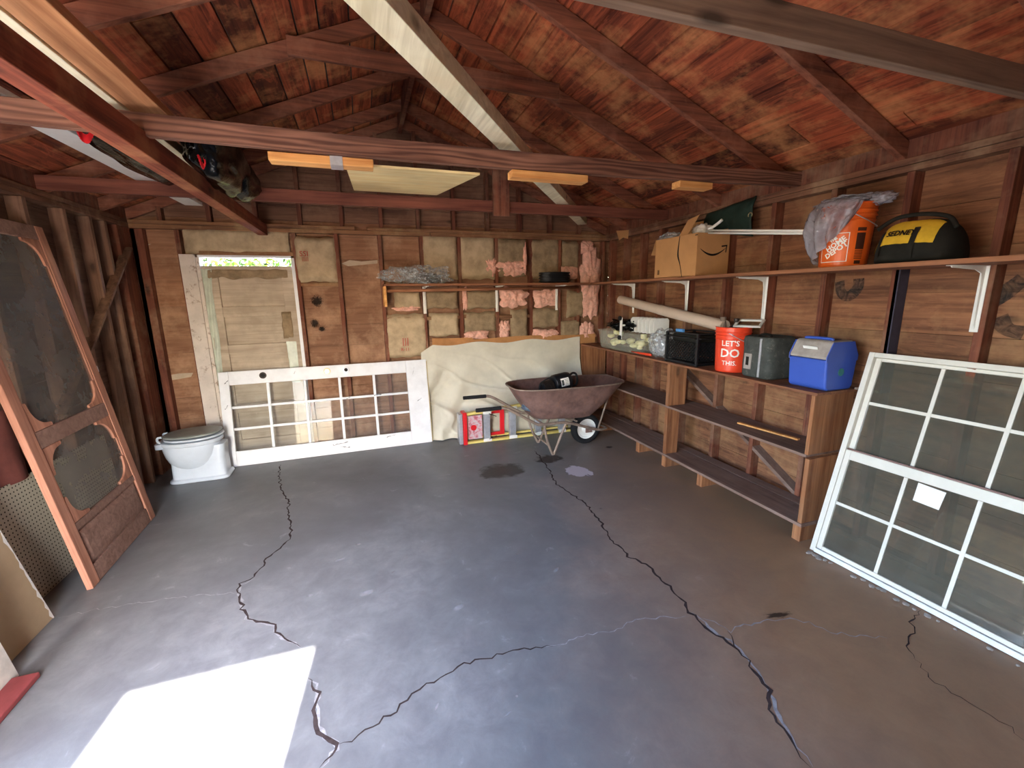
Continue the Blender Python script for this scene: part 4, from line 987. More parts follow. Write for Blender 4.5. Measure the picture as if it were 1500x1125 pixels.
# dark green tarp behind the carton
bm = bmn(); g0, g1 = yx(1035, 320, .05), yx(1104, 320, .05)
def fn(u, v):
    y = g0+(g1-g0)*u; z = 2.24+.16*v+.05*u*v; return Vector((.06-.035*math.sin(v*PI)+.015*noise.noise(Vector((u*6, v*6, 1))), y, z-.10*u*(1-v)*(1 if u > .5 else 0)))
sheet(bm, fn, 24, 12); o = obj('tarp', bm, m_green, None, smooth=True, solid=.006); tag(o, 'dark green folded tarp with a brass eyelet hanging behind the carton', 'tarp')
p = at(1099, 315, 'X', .03); bm = bmn(); tube(bm, [p+Vector((0, .018*math.cos(a), .018*math.sin(a))) for a in [k*2*PI/14 for k in range(14)]], .005, 8, closed=True); obj('eyelet', bm, m_brass, o, smooth=True)
# orange bucket tipped toward the room, grey bag over it
cb2 = Vector((-.09, (yx(1196, 388, -.2)+yx(1268, 384, -.1))/2+.03, Z1)); r2 = .14; h2 = .37
t = bucket('bucket', 'orange bucket with white stencilled panel on the upper shelf, draped with a grey bag', cb2, r2, h2, m_orangeb)
ac2 = math.atan2(CP.y-cb2.y, CP.x-cb2.x)
def patchcyl(par, a0, a1, z0, z1, r, mat, name, h, off=.0008, lab=None):
    bm = bmn()
    def fn(u, v):
        z = z0+(z1-z0)*v; rr = r*(.885+.08*min(1, z/(h*.72)))+off; a = a0+(a1-a0)*u; return Vector((math.cos(a)*rr, math.sin(a)*rr, z))
    sheet(bm, fn, 16, 4); o = obj(name, bm, mat, par, local=True)
    if lab: o['label'] = lab
# outline of the square panel
A0, A1, Zp0, Zp1 = ac2-1.05, ac2+.15, .03, .20
for a0, a1, z0, z1 in ((A0, A1, Zp0, Zp0+.004), (A0, A1, Zp1-.004, Zp1), (A1-.035, A1, Zp0, Zp1), (A0, A0+.035, Zp0, Zp1)): patchcyl(t, a0, a1, z0, z1, r2, m_white, 'print_outline', h2)
for s, dz, da in (('THE', .052, .10), ('HOME', .022, .0), ('DEPOT', -.018, -.03)):
    wraptext(t, s, .042 if s != 'THE' else .022, r2, (A0+A1)/2+.1-da, (Zp0+Zp1)/2+dz*.9, m_white, h2, bold=.0015, rotz=.62, sx=1.0)
m_dark = plain('dark_print', (70, 36, 26), .5)
patchcyl(t, ac2+.42, ac2+.80, .205, .225, r2, m_dark, 'print_mark', h2); patchcyl(t, ac2+.42, ac2+.80, .10, .195, r2, m_dark, 'print_mark', h2)
for k in range(6): patchcyl(t, ac2+.42, ac2+.78, .045+k*.009, .049+k*.009, r2, m_dark, 'print_line', h2)
patchcyl(t, ac2+.46, ac2+.74, .015, .035, r2, m_dark, 'print_mark', h2)
# grey bag: sack draped from the mouth down the room side
bm = bmn(); mt = Matrix.Rotation(ac2+.55, 4, 'Z') @ Matrix.Rotation(.42, 4, 'Y')
cg = cb2+Vector((math.cos(ac2+.55)*.155, math.sin(ac2+.55)*.155, .30))
cg = cb2+Vector((-.135, .055, .27))
def fn(u, v):
    a = ac2-2.1+2.45*u; ln = .34*(1-u**1.6)**.7+.03; z = .392-v*ln
    bl = .012+(.085*math.sin(PI*min(1, v*1.0)**.8)**.8)*math.sin(PI*min(1, (u+.12)*.9))**.7*(1-u*.75)
    wv = .010*math.sin(u*34+v*5)*min(1, v*2)+.014*noise.noise(Vector((u*8, v*4, 5)))*min(1, v*3)+.006*abs(noise.noise(Vector((u*22, v*9, 2))))
    rr = r2*1.05-(.10*(1-min(1, z/.30)) if z < .30 else 0)*r2+bl+wv
    return cb2+Vector((math.cos(a)*rr, math.sin(a)*rr, z))
sheet(bm, fn, 70, 40)
blob(bm, cb2+Vector((0, .02, .392)), (.15, .16, .035), .4, 2.2, 52, 5); blob(bm, cb2+Vector((.03, -.15, .385)), (.05, .08, .035), .4, 2.2, 53, 4)
o = obj('plastic_bag', bm, m_greyfilm, None, smooth=True); tag(o, 'translucent grey plastic bag draped over the mouth of the orange bucket', 'bag')
# yellow and black tool bag
y0, y1 = yx(1272, 384, -.2), yx(1412, 374, -.10)
c = Vector((-.10, (y0+y1)/2, Z1)); hl = abs(y0-y1)/2
t = thing('tool_bag', 'black and yellow tool bag with dark lettering on the upper shelf', 'bag', c)
bm = bmn(); Lp = []
for k in range(25):
    u = k/24; yy = y0+(y1-y0)*u; f = (1-abs(2*u-1)**4)**.5; f = max(f, .12)
    h = .23*f*(1-.10*u); w = .145*f
    Lp.append([(c.x+x*w, yy, Z1+.002+z*h+.006*noise.noise(Vector((u*9, x*3, z*3)))*(z > .1)) for x, z in [(-.85,0),(-1,.08),(-1.02,.25),(-.98,.42),(-.88,.60),(-.72,.78),(-.45,.93),(-.15,1.0),(.15,1),(.45,.93),(.72,.78),(.9,.55),(1,.25),(1,.08),(.85,0)]])
rings(bm, Lp); obj('bag_body', bm, m_dkcan, t, smooth=True)
def ribbon(u0, u1, p0, p1, mat, name, off=.004, nu=20):
    """patch on the bag's room side between profile heights p0..p1"""
    pr = [(-1.0,.08),(-1.02,.25),(-.98,.42),(-.88,.60),(-.72,.78),(-.45,.93),(-.15,1.0)]
    bm = bmn()
    def fn(uu, vv):
        u = u0+(u1-u0)*uu; s = (p0+(p1-p0)*vv)*(len(pr)-1); i = min(int(s), len(pr)-2); g = s-i; x = pr[i][0]*(1-g)+pr[i+1][0]*g; z = pr[i][1]*(1-g)+pr[i+1][1]*g
        f = max((1-abs(2*u-1)**4)**.5, .12); h = .23*f*(1-.10*u); w = .145*f
        return Vector((c.x+x*w-off*(1-z*.6), y0+(y1-y0)*u, Z1+.002+z*h+off*.8*z+.003*noise.noise(Vector((u*14, vv*4, 2)))))
    sheet(bm, fn, nu, 14); o = obj(name, bm, mat, t, smooth=True); return o
ribbon(.03, .82, .34, .90, m_gold, 'front_panel', .008)['label'] = 'yellow panel'
for u in (.13, .56): ribbon(u, u+.07, .0, .66, m_dkcan, 'strap', .013, 4)
ribbon(.13, .63, .0, .09, m_dkcan, 'strap', .013, 10)
bm = bmn(); tube(bm, spline([(c.x-.09, y0+(y1-y0)*.05, Z1+.19), (c.x-.04, y0+(y1-y0)*.2, Z1+.245), (c.x-.03, y0+(y1-y0)*.5, Z1+.25), (c.x-.03, y0+(y1-y0)*.8, Z1+.22), (c.x-.06, y0+(y1-y0)*.95, Z1+.16)], 8), .011, 8); obj('zip_flap', bm, m_dkcan, t, smooth=True)
bm = textmesh('SEDNEY', .037, .0004, .1, .0012)
prf = [(-1.0,.08),(-1.02,.25),(-.98,.42),(-.88,.60),(-.72,.78),(-.45,.93),(-.15,1.0)]
def onbag(p):
    u = .425+p.x/abs(y1-y0)*1.0; s_ = (.56+p.y/.24)*(len(prf)-1); i = max(0, min(int(s_), len(prf)-2)); g = s_-i
    x = prf[i][0]*(1-g)+prf[i+1][0]*g; z = prf[i][1]*(1-g)+prf[i+1][1]*g
    f = max((1-abs(2*u-1)**4)**.5, .12); h = .23*f*(1-.10*u); w = .145*f
    return Vector((c.x+x*w-.015-p.z, y0+(y1-y0)*u, Z1+.004+z*h+.005*z))
warp(bm, onbag)
obj('lettering', bm, m_ink, t)['label'] = 'dark lettering'
# ------------------------------------------------------------------ things on the back shelf
xs0, xs1 = at(560, 405, 'Y', -.17).x, at(652, 405, 'Y', -.17).x
bm = bmn(); blob(bm, ((xs0+xs1)/2-.16, -.17, 1.93), (.23, .13, .085), .5, 1.8, 61, 5); blob(bm, ((xs0+xs1)/2+.14, -.19, 1.925), (.25, .13, .105), .5, 1.9, 62, 5)
o = obj('plastic_wrap', bm, m_film, None, smooth=True); tag(o, 'heap of crinkled clear plastic wrap on the left end of the back shelf', 'plastic wrap')
bm = bmn(); blob(bm, ((xs0+xs1)/2+.14, -.17, 1.90), (.15, .09, .055), .3, 3, 63, 4); o = obj('dark_bundle', bm, m_black, None, smooth=True); tag(o, 'dark bundle inside the heap of clear plastic wrap', 'bundle')
cc = at(812, 404, 'Y', -.15); bm = bmn(); P = []
for k in range(0, 9*24):
    a = k*2*PI/24; n_ = k/24; P.append((cc.x+math.cos(a)*(.19+.012*math.sin(n_*2.3)), -.155+math.sin(a)*(.10+.006*math.cos(n_*3)), 1.852+n_*.0125))
tube(bm, P, .0085, 6); o = obj('hose_coil', bm, m_black, None, smooth=True); tag(o, 'coil of black hose lying on the back shelf', 'hose')

bm = bmn(); V = [at(x, y, 'X', XR-.006) for x, y in ((903,338),(921,337),(920,350),(913,348),(907,352))]; face(bm, [bm.verts.new(v) for v in V]); o = obj('cardboard_scrap', bm, m_card, None, solid=.004); tag(o, 'small torn cardboard scrap tacked high by the back right corner', 'cardboard')
# ------------------------------------------------------------------ leaning white glazed door
rz = .02; th = .165
t = thing('glazed_door', 'white fifteen-pane glazed door lying on its side against the back wall', 'door', (-4.44, -.245, 0.001), rot=(-th, 0, rz))
LU, LV, TK = 2.115, .985, .042
gu = [.09, .44, .795, 1.147, 1.512, 1.88]; gv = [.155, .385, .61, .845]
bm = bmn(); box(bm, (0, 0, 0), (.09-.0, TK, LV)); obj('top_rail', bm, m_paint, t, bevel=.004, local=True)
bm = bmn(); box(bm, (1.88, 0, 0), (LU, TK, LV)); obj('bottom_rail', bm, m_paint, t, bevel=.004, local=True)
bm = bmn(); box(bm, (.0905, 0, 0), (1.8795, TK, .155)); obj('stile', bm, m_paint, t, bevel=.004, local=True)
bm = bmn(); box(bm, (.0905, 0, .845), (1.8795, TK, LV)); obj('stile', bm, m_paint, t, bevel=.004, local=True)
bm = bmn()
for u in gu[1:5]: box(bm, (u-.014, .006, .1555), (u+.014, TK-.006, .8445))
obj('muntin', bm, m_paint, t, bevel=.004, local=True)
bm = bmn()
for v in gv[1:3]: box(bm, (.0905, .007, v-.013), (1.8795, TK-.007, v+.013))
obj('muntin', bm, m_paint, t, bevel=.004, local=True)
bm = bmn()
for i in range(5):
    for j in range(3):
        if j == 2 and i in (2, 3): continue
        V = [(gu[i]+.01, TK*.5, gv[j]+.008), (gu[i+1]-.01, TK*.5, gv[j]+.008), (gu[i+1]-.01, TK*.5, gv[j+1]-.008), (gu[i]+.01, TK*.5, gv[j+1]-.008)]
        face(bm, [bm.verts.new(v) for v in V])
obj('glass', bm, m_glassd, t, local=True)
for u, mt_ in ((.405, m_darkiron), (1.03, m_brass), (1.225, m_alu)):
    bm = bmn(); R_ = [[(u+r*math.cos(a), y, .925+r*math.sin(a)) for a in [k*2*PI/28 for k in range(28)]] for r, y in ((.034, -.0005), (.034, -.006), (.026, -.007), (.024, -.001))]
    rings(bm, R_, False, True); obj('bore_ring', bm, mt_, t, local=True)
    bm = bmn(); cyl(bm, (u, -.0012, .925), (u, -.0022, .925), .020, 24); obj('bore_hole', bm, m_ink if mt_ != m_brass else m_brass, t, local=True)
bm = bmn(); box(bm, (LU+.001, .004, .01), (LU+.010, TK-.004, LV-.02)); obj('weather_strip', bm, m_brass, t, local=True)
bm = bmn(); R = random.Random(2)
for (u, v, l, a) in ((1.02,.10,.16,.1),(1.1,.075,.1,-.2),(.05,.86,.05,.8),(1.95,.82,.08,1.3),(.7,.92,.03,1),(1.5,.615,.08,.1),(1.2,.60,.05,.4),(1.98,.5,.06,.6),(.03,.6,.05,.9),(1.6,.12,.1,.2)):
    p = Vector((u, -.0009, v)); pr = None
    for k in range(9):
        q = p+Vector((math.cos(a)*l*k/8, 0, math.sin(a)*l*k/8))+Vector((0, 0, R.uniform(-.006, .006))); w = R.uniform(.001, .006)
        vv = (bm.verts.new(q+Vector((0,0,w))), bm.verts.new(q-Vector((0,0,w))))
        if pr: face(bm, (pr[0], pr[1], vv[1], vv[0]))
        pr = vv
obj('paint_chip', bm, plain('bare_primer', (120, 122, 128), .8), t, local=True)

# ------------------------------------------------------------------ toilet bowl
t = thing('toilet_bowl', 'white porcelain toilet bowl with closed dusty seat in the back left corner', 'toilet', (-4.62, -.43, 0))
cx, cy = -4.625, -.425
bm = bmn()
rings(bm, [sup(cx+.03, cy, z, rx, ry, 6, 40) for z, rx, ry in ((0.001,.245,.135),(.018,.25,.14),(.03,.245,.135),(.038,.225,.118),(.20,.222,.11),(.34,.235,.10))])
obj('pedestal', bm, m_porc, t, smooth=False, bevel=.006, seg=3)
bm = bmn(); rings(bm, [sup(cx-.02, cy, .385-.30*math.sin(a), .235*math.cos(a)**.75+.001 if a < 1.5 else .03, .185*math.cos(a)**.8+.001 if a < 1.5 else .02, 2.2, 40) for a in [0, .1, .25, .45, .65, .85, 1.05, 1.25, 1.4]], False, True)
obj('bowl', bm, m_porc, t, smooth=True)
bm = bmn(); rings(bm, [sup(cx-.01, cy, z, rx, ry, 2.25, 48) for z, rx, ry in ((.365,.24,.185),(.375,.25,.192),(.40,.252,.194),(.406,.245,.188))]); obj('rim', bm, m_porc, t, smooth=False, bevel=.003)
bm = bmn(); rings(bm, [sup(cx-.235, cy, z, .05, .12, 5, 24) for z in (.35, .40)]); obj('hinge_shelf', bm, m_porc, t, bevel=.006)
bm = bmn(); rings(bm, [sup(cx+.01, cy, z+.004, rx, ry, 2.2, 48, .018) for z, rx, ry in ((.412,.235,.18),(.416,.242,.187),(.428,.242,.187),(.432,.235,.18))]); obj('seat_ring', bm, m_porc, t, bevel=.002)
bm = bmn(); rings(bm, [sup(cx+.005, cy, z+.010, rx, ry, 2.2, 48, .022) for z, rx, ry in ((.438,.23,.178),(.441,.240,.186),(.452,.240,.186),(.460,.22,.17),(.464,.12,.09))]); o = obj('seat_lid', bm, m_seat, t, smooth=False, bevel=.002); o['label'] = 'dusty grey lid'
for s in (-1, 1):
    bm = bmn(); tube(bm, spline([(cx-.245, cy+s*.07, .40), (cx-.262, cy+s*.07, .425), (cx-.255, cy+s*.07, .452), (cx-.225, cy+s*.07, .456)], 5), .011, 10); obj('hinge', bm, m_porc, t, smooth=True)

# ------------------------------------------------------------------ wooden screen door at left
e1 = Vector((-.0347, .9994, .0042)).normalized(); e2 = Vector((-.1363, -.0089, .9906)); e2 = (e2-e1*e2.dot(e1)).normalized(); ey = e2.cross(e1)
mt = Matrix((e1, ey, e2)).transposed().to_4x4(); mt.translation = Vector((-4.664, -2.165, .0015))
sdo = thing('screen_door', 'wooden screen door with scrolled corner brackets leaning on the left wall', 'door')
sdo.matrix_world = mt; sdo.location = mt.translation; sdo.rotation_euler = mt.to_euler(); WM[sdo.name] = mt
Wd, Hd, Td = .945, 2.2133, .034
for u0, u1 in ((0, .082), (Wd-.082, Wd)):
    bm = bmn(); box(bm, (u0, 0, 0), (u1, Td, Hd)); obj('stile', bm, m_cedar, sdo, bevel=.004, local=True)
for v0, v1 in ((0, .115), (.355, .40), (.885, .985), (Hd-.09, Hd)):
    bm = bmn(); box(bm, (.083, .002, v0), (Wd-.083, Td-.002, v1)); obj('rail', bm, m_cedary, sdo, bevel=.004, local=True)
bm = bmn(); box(bm, (.083, .014, .116), (Wd-.083, .024, .354)); 
R_ = [[(x, y, z) for x, z in ((.10+i, .13+i), (Wd-.10-i, .13+i), (Wd-.10-i, .34-i), (.10+i, .34-i))] for i, y in ((.0, .013), (.0, .010), (.03, .003), (.035, .003))]
rings(bm, R_, False, True); obj('kick_panel', bm, m_cedary, sdo, local=True)
for a, b in ((.401, .884), (.986, Hd-.091)):
    bm = bmn(); V = [(.083, .017, a), (Wd-.083, .017, a), (Wd-.083, .017, b), (.083, .017, b)]; face(bm, [bm.verts.new(v) for v in V]); obj('screen', bm, m_screen, sdo, local=True)
    bm = bmn()
    for x0, z0, x1, z1 in ((.083, a, .095, b), (Wd-.095, a, Wd-.083, b)): box(bm, (x0, .005, z0), (x1, .016, z1))
    obj('screen_moulding', bm, m_cedar, sdo, bevel=.002, local=True)
    for sx in (1, -1):
        for sz in (1, -1):
            X = .0955 if sx > 0 else Wd-.0955; Z = a+.0005 if sz > 0 else b-.0005; k = .17
            P = [Vector(q) for q in ((0,0,k),(.018,0,k))]+spline([(.024,0,k*.93), (.026,0,k*.80), (.036,0,k*.58), (.062,0,.062), (k*.58,0,.036), (k*.80,0,.026), (k*.93,0,.024)], 4)+[Vector((k,0,.018)), Vector((k,0,0))]
            out = [(X, Z)]+[(X+sx*p.x, Z+sz*p.z) for p in P]
            bm = bmn(); prism(bm, out, .022, Matrix.Translation((0, .004, 0))); obj('corner_bracket', bm, m_cedar, sdo, bevel=.003, local=True)
bm = bmn(); box(bm, (Wd+.0005, .006, 1.20), (Wd+.022, .022, 1.245)); obj('latch', bm, m_alu, sdo, bevel=.003, local=True)
# pegboard and sheets along the left wall
def lean_panel(name, lab, cat, y0, y1, xb, xt, h, d, mat, grp=None):
    bm = bmn(); L = math.hypot(h, xb-xt); nx = h/L*d; nz = (xb-xt)/L*d
    P = [(xb, 0), (xt, h), (xt-nx, h-nz), (xb-nx, max(0.0, -nz)+.0)]
    P[3] = (xb-d, 0)
    mt = Matrix.Translation((0, y0, .0012)); prism(bm, P, y1-y0, mt); o = obj(name, bm, mat, None, bevel=.001, seg=1); tag(o, lab, cat, grp); return o
lean_panel('pegboard', 'perforated tan pegboard standing behind the screen door', 'board', -2.75, -1.14, -4.90, -4.955, .70, .006, m_peg)
lean_panel('drywall_sheet', 'tan board with a frayed white edge leaning at the bottom left', 'board', -3.3, -2.395, -4.735, -4.965, 1.05, .012, plain('tan_board', (190, 166, 134), .85, 0, .1, .06, 4))
bm = bmn(); n = 40; R = random.Random(8); pr = None
for i in range(n+1):
    u = i/n; x = -4.735+(-.23)*u*.98+.0015; z = 1.03*u; w = R.uniform(.004, .022); v = (bm.verts.new((x+.002, -2.395+.001, z+.003)), bm.verts.new((x+.002, -2.395-w, z+.003)))
    if pr: face(bm, (pr[0], pr[1], v[1], v[0]))
    pr = v
obj('torn_edge', bm, m_white, bpy.data.objects['drywall_sheet'])
lean_panel('white_sheet', 'whitish board at the very bottom left in front of the tan one', 'board', -3.5, -2.82, -4.64, -4.73, .55, .010, m_cards if False else plain('whitish_board', (222, 214, 204), .8))
bm = bmn(); box(bm, (-4.70, -3.6, .001), (-4.60, -2.86, .028)); bmesh.ops.translate(bm, verts=bm.verts, vec=(0.06, 0, 0)); o = obj('red_plank', bm, plain('faded_red_paint', (150, 70, 72), .7), None, bevel=.006); tag(o, 'faded red plank on the floor at the bottom left edge', 'plank')
bm = bmn()
def fn(u, v):
    y = -2.95+1.0*u; z = .69+.42*v; return Vector((-4.955+.02*noise.noise(Vector((u*6, v*4, 3)))+.012*math.sin(u*22)-.02*v, y, z))
sheet(bm, fn, 30, 12); o = obj('hanging_cloth', bm, plain('reddish_brown_cloth', (120, 66, 58), .9, bump=.4), None, smooth=True); tag(o, 'reddish-brown cloth hanging above the pegboard at left', 'cloth')

# ------------------------------------------------------------------ folded step ladder on its side
LY = -.43
t = thing('step_ladder', 'folded yellow step ladder with red cap lying on its side by the cream cloth', 'ladder', (-1.4, LY, 0))
def zt_(x): return .375+.095*(x+2.0)/1.4
def rail(a, b, w, h, mat, nm): 
    bm = bmn(); beam(bm, a, b, w, h); return obj(nm, bm, mat, t, bevel=.003)
xe = -.62
rail((-1.96, LY, .016), (xe, LY, .016), .055, .026, m_yel, 'side_rail')
rail((-1.96, LY, zt_(-1.96)-.014), (xe, LY, zt_(xe)-.014), .055, .026, m_yel, 'side_rail')
rail((-1.94, LY+.075, .045), (xe, LY+.075, .045), .03, .024, m_yel, 'rear_rail')
rail((-1.94, LY+.075, zt_(-1.94)-.05), (xe, LY+.075, zt_(xe)-.045), .03, .024, m_yel, 'rear_rail')
bm = bmn(); rings(bm, [[(x, y, z) for y, z in ((LY-.045, .002), (LY-.03, .0), (LY+.10, .0), (LY+.11, .02), (LY+.11, .36), (LY+.10, .385), (LY-.03, .385), (LY-.045, .37))] for x in (-2.0, -1.955)]); obj('top_cap', bm, m_red, t, bevel=.004)
bm = bmn(); box(bm, (-2.045, LY-.03, .01), (-2.003, LY+.09, .37)); obj('cap_tray', bm, m_alu, t, bevel=.004)
for x in (-1.71, -1.39, -1.06, -.74):
    bm = bmn(); box(bm, (x-.035, LY-.03, .03), (x+.035, LY-.018, zt_(x)-.028)); box(bm, (x-.037, LY-.018, .03), (x-.031, LY+.03, zt_(x)-.028)); box(bm, (x+.031, LY-.018, .03), (x+.037, LY+.03, zt_(x)-.028))
    for k in range(4): box(bm, (x-.028+k*.017, LY-.0335, .035), (x-.020+k*.017, LY-.031, zt_(x)-.034))
    obj('step', bm, m_alu, t)
    for z in (.03, zt_(x)-.03):
        bm = bmn(); box(bm, (x-.05, LY-.035, z-.02), (x+.05, LY-.0285, z+.02)); obj('gusset', bm, m_metalw, t, bevel=.002)
mlab = Mt('worn_sticker', .6); nn = mlab.noise(mlab.map((1,1,1)), 24, 5, .7); mlab.color(mlab.ramp(nn, [(.42, lin((190, 184, 186))), (.5, lin((206, 150, 156))), (.62, lin((170, 90, 100)))]))
bm = bmn(); box(bm, (-1.935, LY-.004, .05), (-1.765, LY+.004, .335)); o = obj('paint_shelf', bm, mlab.m, t, bevel=.003)
bm = bmn(); cyl(bm, (-1.87, LY-.0055, .19), (-1.87, LY-.008, .19), .035, 20); obj('red_spot', bm, m_red, t)
bm = bmn(); box(bm, (-1.53, LY+.05, .05), (-1.475, LY+.062, .36)); box(bm, (-1.65, LY+.05, .05), (-1.53, LY+.062, .09)); box(bm, (-1.65, LY+.05, .32), (-1.53, LY+.062, .36)); obj('rear_step', bm, m_red, t, bevel=.003)
bm = bmn(); tube(bm, [(-1.69, LY-.04, .04), (-1.60, LY-.04, .07)], .005, 6); tube(bm, [(-1.69, LY-.04, .35), (-1.60, LY-.04, .31)], .005, 6); obj('spreader_arm', bm, m_darkiron, t)

# ------------------------------------------------------------------ wheelbarrow
WY = -.90
t = thing('wheelbarrow', 'rusty brown wheelbarrow facing the bench with a black pump in its tray', 'wheelbarrow', (-1.0, WY, 0))
def rr(x0, x1, hw, z0, z1, e=4.0, n=48, w0=1.0, w1=1.0):
    L = []
    for k in range(n):
        a = 2*PI*k/n; c = math.cos(a); s = math.sin(a); x = abs(c)**(2/e)*(1 if c >= 0 else -1); y = abs(s)**(2/e)*(1 if s >= 0 else -1)
        u = (x+1)/2; L.append((x0+(x1-x0)*u, WY+y*hw*(w0+(w1-w0)*u), z0+(z1-z0)*u))
    return L
bm = bmn()
out = [rr(-1.33, -.72, .17, .40, .36, 5), rr(-1.36, -.66, .20, .42, .375, 5), rr(-1.47, -.45, .275, .58, .55, 4), rr(-1.565, -.27, .33, .735, .725, 3.6, w0=.95, w1=.92), rr(-1.585, -.25, .345, .745, .735, 3.6, w0=.95, w1=.92)]
inn = [rr(-1.565, -.268, .332, .752, .742, 3.6, w0=.95, w1=.92), rr(-1.46, -.46, .268, .585, .555, 4), rr(-1.35, -.67, .19, .425, .38, 5), rr(-1.32, -.73, .16, .405, .365, 5)]
rings(bm, out+inn); obj('tray', bm, m_rust, t, smooth=True)
lp = rr(-1.58, -.255, .342, .748, .738, 3.6, 48, .95, .92); bm = bmn(); tube(bm, lp, .008, 8, closed=True); obj('rolled_rim', bm, m_rustl, t, smooth=True)
for s in (-1, 1):
    yh = lambda x: WY+s*(.27+(-.35-x)*0 if False else .27-.14*max(0, (x+1.5))/1.1)
    P = [(-2.02, WY+s*.285, .600), (-1.78, WY+s*.28, .600), (-1.68, WY+s*.275, .575), (-1.40, WY+s*.255, .40), (-1.30, WY+s*.25, .365), (-1.0, WY+s*.20, .34), (-.62, WY+s*.11, .20), (-.50, WY+s*.10, .175)]
    if s < 0: P = [Vector(p)-Vector((0, 0, .0)) for p in P]
    bm = bmn(); tube(bm, spline(P[1:], 5), .016, 12); obj('frame_tube', bm, m_rustl, t, smooth=True)
    bm = bmn(); tube(bm, [Vector(P[0]), Vector(P[0]).lerp(Vector(P[1]), .02), Vector(P[1])+Vector((.02, 0, 0))], .020, 14); obj('grip', bm, m_rubber, t, smooth=False, bevel=.003); t.children[-1]['label'] = 'dark rubber grip'
    bm = bmn(); tube(bm, spline([(-1.28, WY+s*.25, .36), (-1.24, WY+s*.235, .18), (-1.17, WY+s*.215, .014), (-1.15, WY+s*.21, .013), (-1.08, WY+s*.205, .17), (-1.0, WY+s*.20, .34)], 6), .014, 10); obj('leg', bm, m_rustl, t, smooth=True)
    bm = bmn(); tube(bm, [(-.55, WY+s*.10, .19), (-.47, WY+s*.16, .56)], .010, 8); obj('tray_brace', bm, m_rustl, t, smooth=True)
    bm = bmn(); box(bm, (-.70, WY+s*.085-.008, .155), (-.62, WY+s*.085+.008, .215)); obj('axle_bracket', bm, m_rust, t, bevel=.003)
bm = bmn(); tube(bm, spline([(-.50, WY-.10, .175), (-.42, WY-.06, .17), (-.41, WY, .17), (-.42, WY+.06, .17), (-.50, WY+.10, .175)], 5), .014, 10); obj('nose_guard', bm, m_rustl, t, smooth=True)
bm = bmn(); tube(bm, [(-1.21, WY-.235, .11), (-1.21, WY+.235, .11)], .009, 8); obj('cross_brace', bm, m_rustl, t, smooth=True)
bm = bmn(); cyl(bm, (-1.3, WY-.25, .377), (-1.3, WY+.25, .377), .010); cyl(bm, (-.85, WY-.15, .325), (-.85, WY+.15, .325), .010); obj('tray_support', bm, m_rustl, t)
wx, wz, wr = -.66, .182, .18
def ringy(r, y): return [(wx+r*math.cos(a), WY+y, wz+r*math.sin(a)) for a in [k*2*PI/40 for k in range(40)]]
bm = bmn(); rings(bm, [ringy(r, y) for r, y in ((.112,-.028),(.125,-.042),(.15,-.045),(.172,-.034),(.18,-.015),(.18,.015),(.172,.034),(.15,.045),(.125,.042),(.112,.028))], False, False)
bmesh.ops.bridge_loops(bm, edges=[e for e in bm.edges if e.is_boundary]) ; tyre = obj('tyre', bm, m_rubber, t, smooth=True)
bm = bmn(); rings(bm, [ringy(r, y) for r, y in ((.112,-.030),(.118,-.034),(.104,-.030),(.095,-.016),(.05,-.012),(.03,-.03),(.018,-.045),(.005,-.046))], False, True); rings(bm, [ringy(r, y) for r, y in ((.112,.030),(.118,.034),(.104,.030),(.095,.016),(.05,.012),(.03,.03),(.018,.045),(.005,.046))], False, True); obj('hub', bm, m_metalw, t, smooth=False); t.children[-1]['label'] = 'white painted wheel hub'
bm = bmn(); cyl(bm, (wx, WY-.10, wz), (wx, WY+.10, wz), .008); obj('axle', bm, m_rustl, t)
# black pump in the tray
PC = Vector((-1.02, WY-.03, .60))
t = thing('air_pump', 'black electric pump with white label and looped hose sitting in the wheelbarrow tray', 'pump', (PC.x, PC.y, .44))
mt = Matrix.Translation(PC) @ Matrix.Rotation(-.12, 4, 'Y') @ Matrix.Rotation(.10, 4, 'Z')
bm = bmn(); rings(bm, [[(x, y, z) for y, z in [(math.cos(a)*r*1.0, .15+math.sin(a)*r*.95) for a in [k*2*PI/24 for k in range(24)]]] for x, r in ((-.05,.085),(-.04,.10),(.0,.104),(.12,.104),(.15,.098),(.165,.075))], mt=mt); obj('motor_housing', bm, m_black, t, smooth=False, bevel=.003)
bm = bmn(); rings(bm, [[(x, y, z) for y, z in [(math.cos(a)*r*.9, .12+math.sin(a)*r) for a in [k*2*PI/20 for k in range(20)]]] for x, r in ((-.19,.05),(-.185,.07),(-.06,.074),(-.052,.06))], mt=mt); obj('cylinder_head', bm, m_black, t, bevel=.002)
bm = bmn()
for k in range(7):
    x = -.175+k*.017; rings(bm, [[(xx, y, z) for y, z in [(math.cos(a)*.078, .12+math.sin(a)*.084) for a in [j*2*PI/20 for j in range(20)]]] for xx in (x, x+.006)], mt=mt)
obj('cooling_fin', bm, m_darkiron, t)
bm = bmn(); tube(bm, [mt @ Vector(p) for p in spline([(.15, -.02, .20), (.20, -.02, .225), (.245, -.02, .20), (.25, -.02, .12), (.22, -.02, .08), (.16, -.02, .08)], 6)], .012, 10); obj('hose', bm, m_rubber, t, smooth=True)
bm = bmn(); tube(bm, [mt @ Vector(p) for p in spline([(-.19, -.03, .05), (-.235, -.03, .10), (-.22, -.03, .19), (-.16, -.03, .22), (-.10, -.03, .235)], 6)], .007, 8); obj('pipe', bm, m_rubber, t, smooth=True)
def lab(u, v): 
    a = -PI/2-.15+(v-.5)*1.0+.35; return mt @ Vector((0.0+.095*u, -math.cos(a+PI/2)*.1055, .15+math.sin(a+PI/2)*.1003))
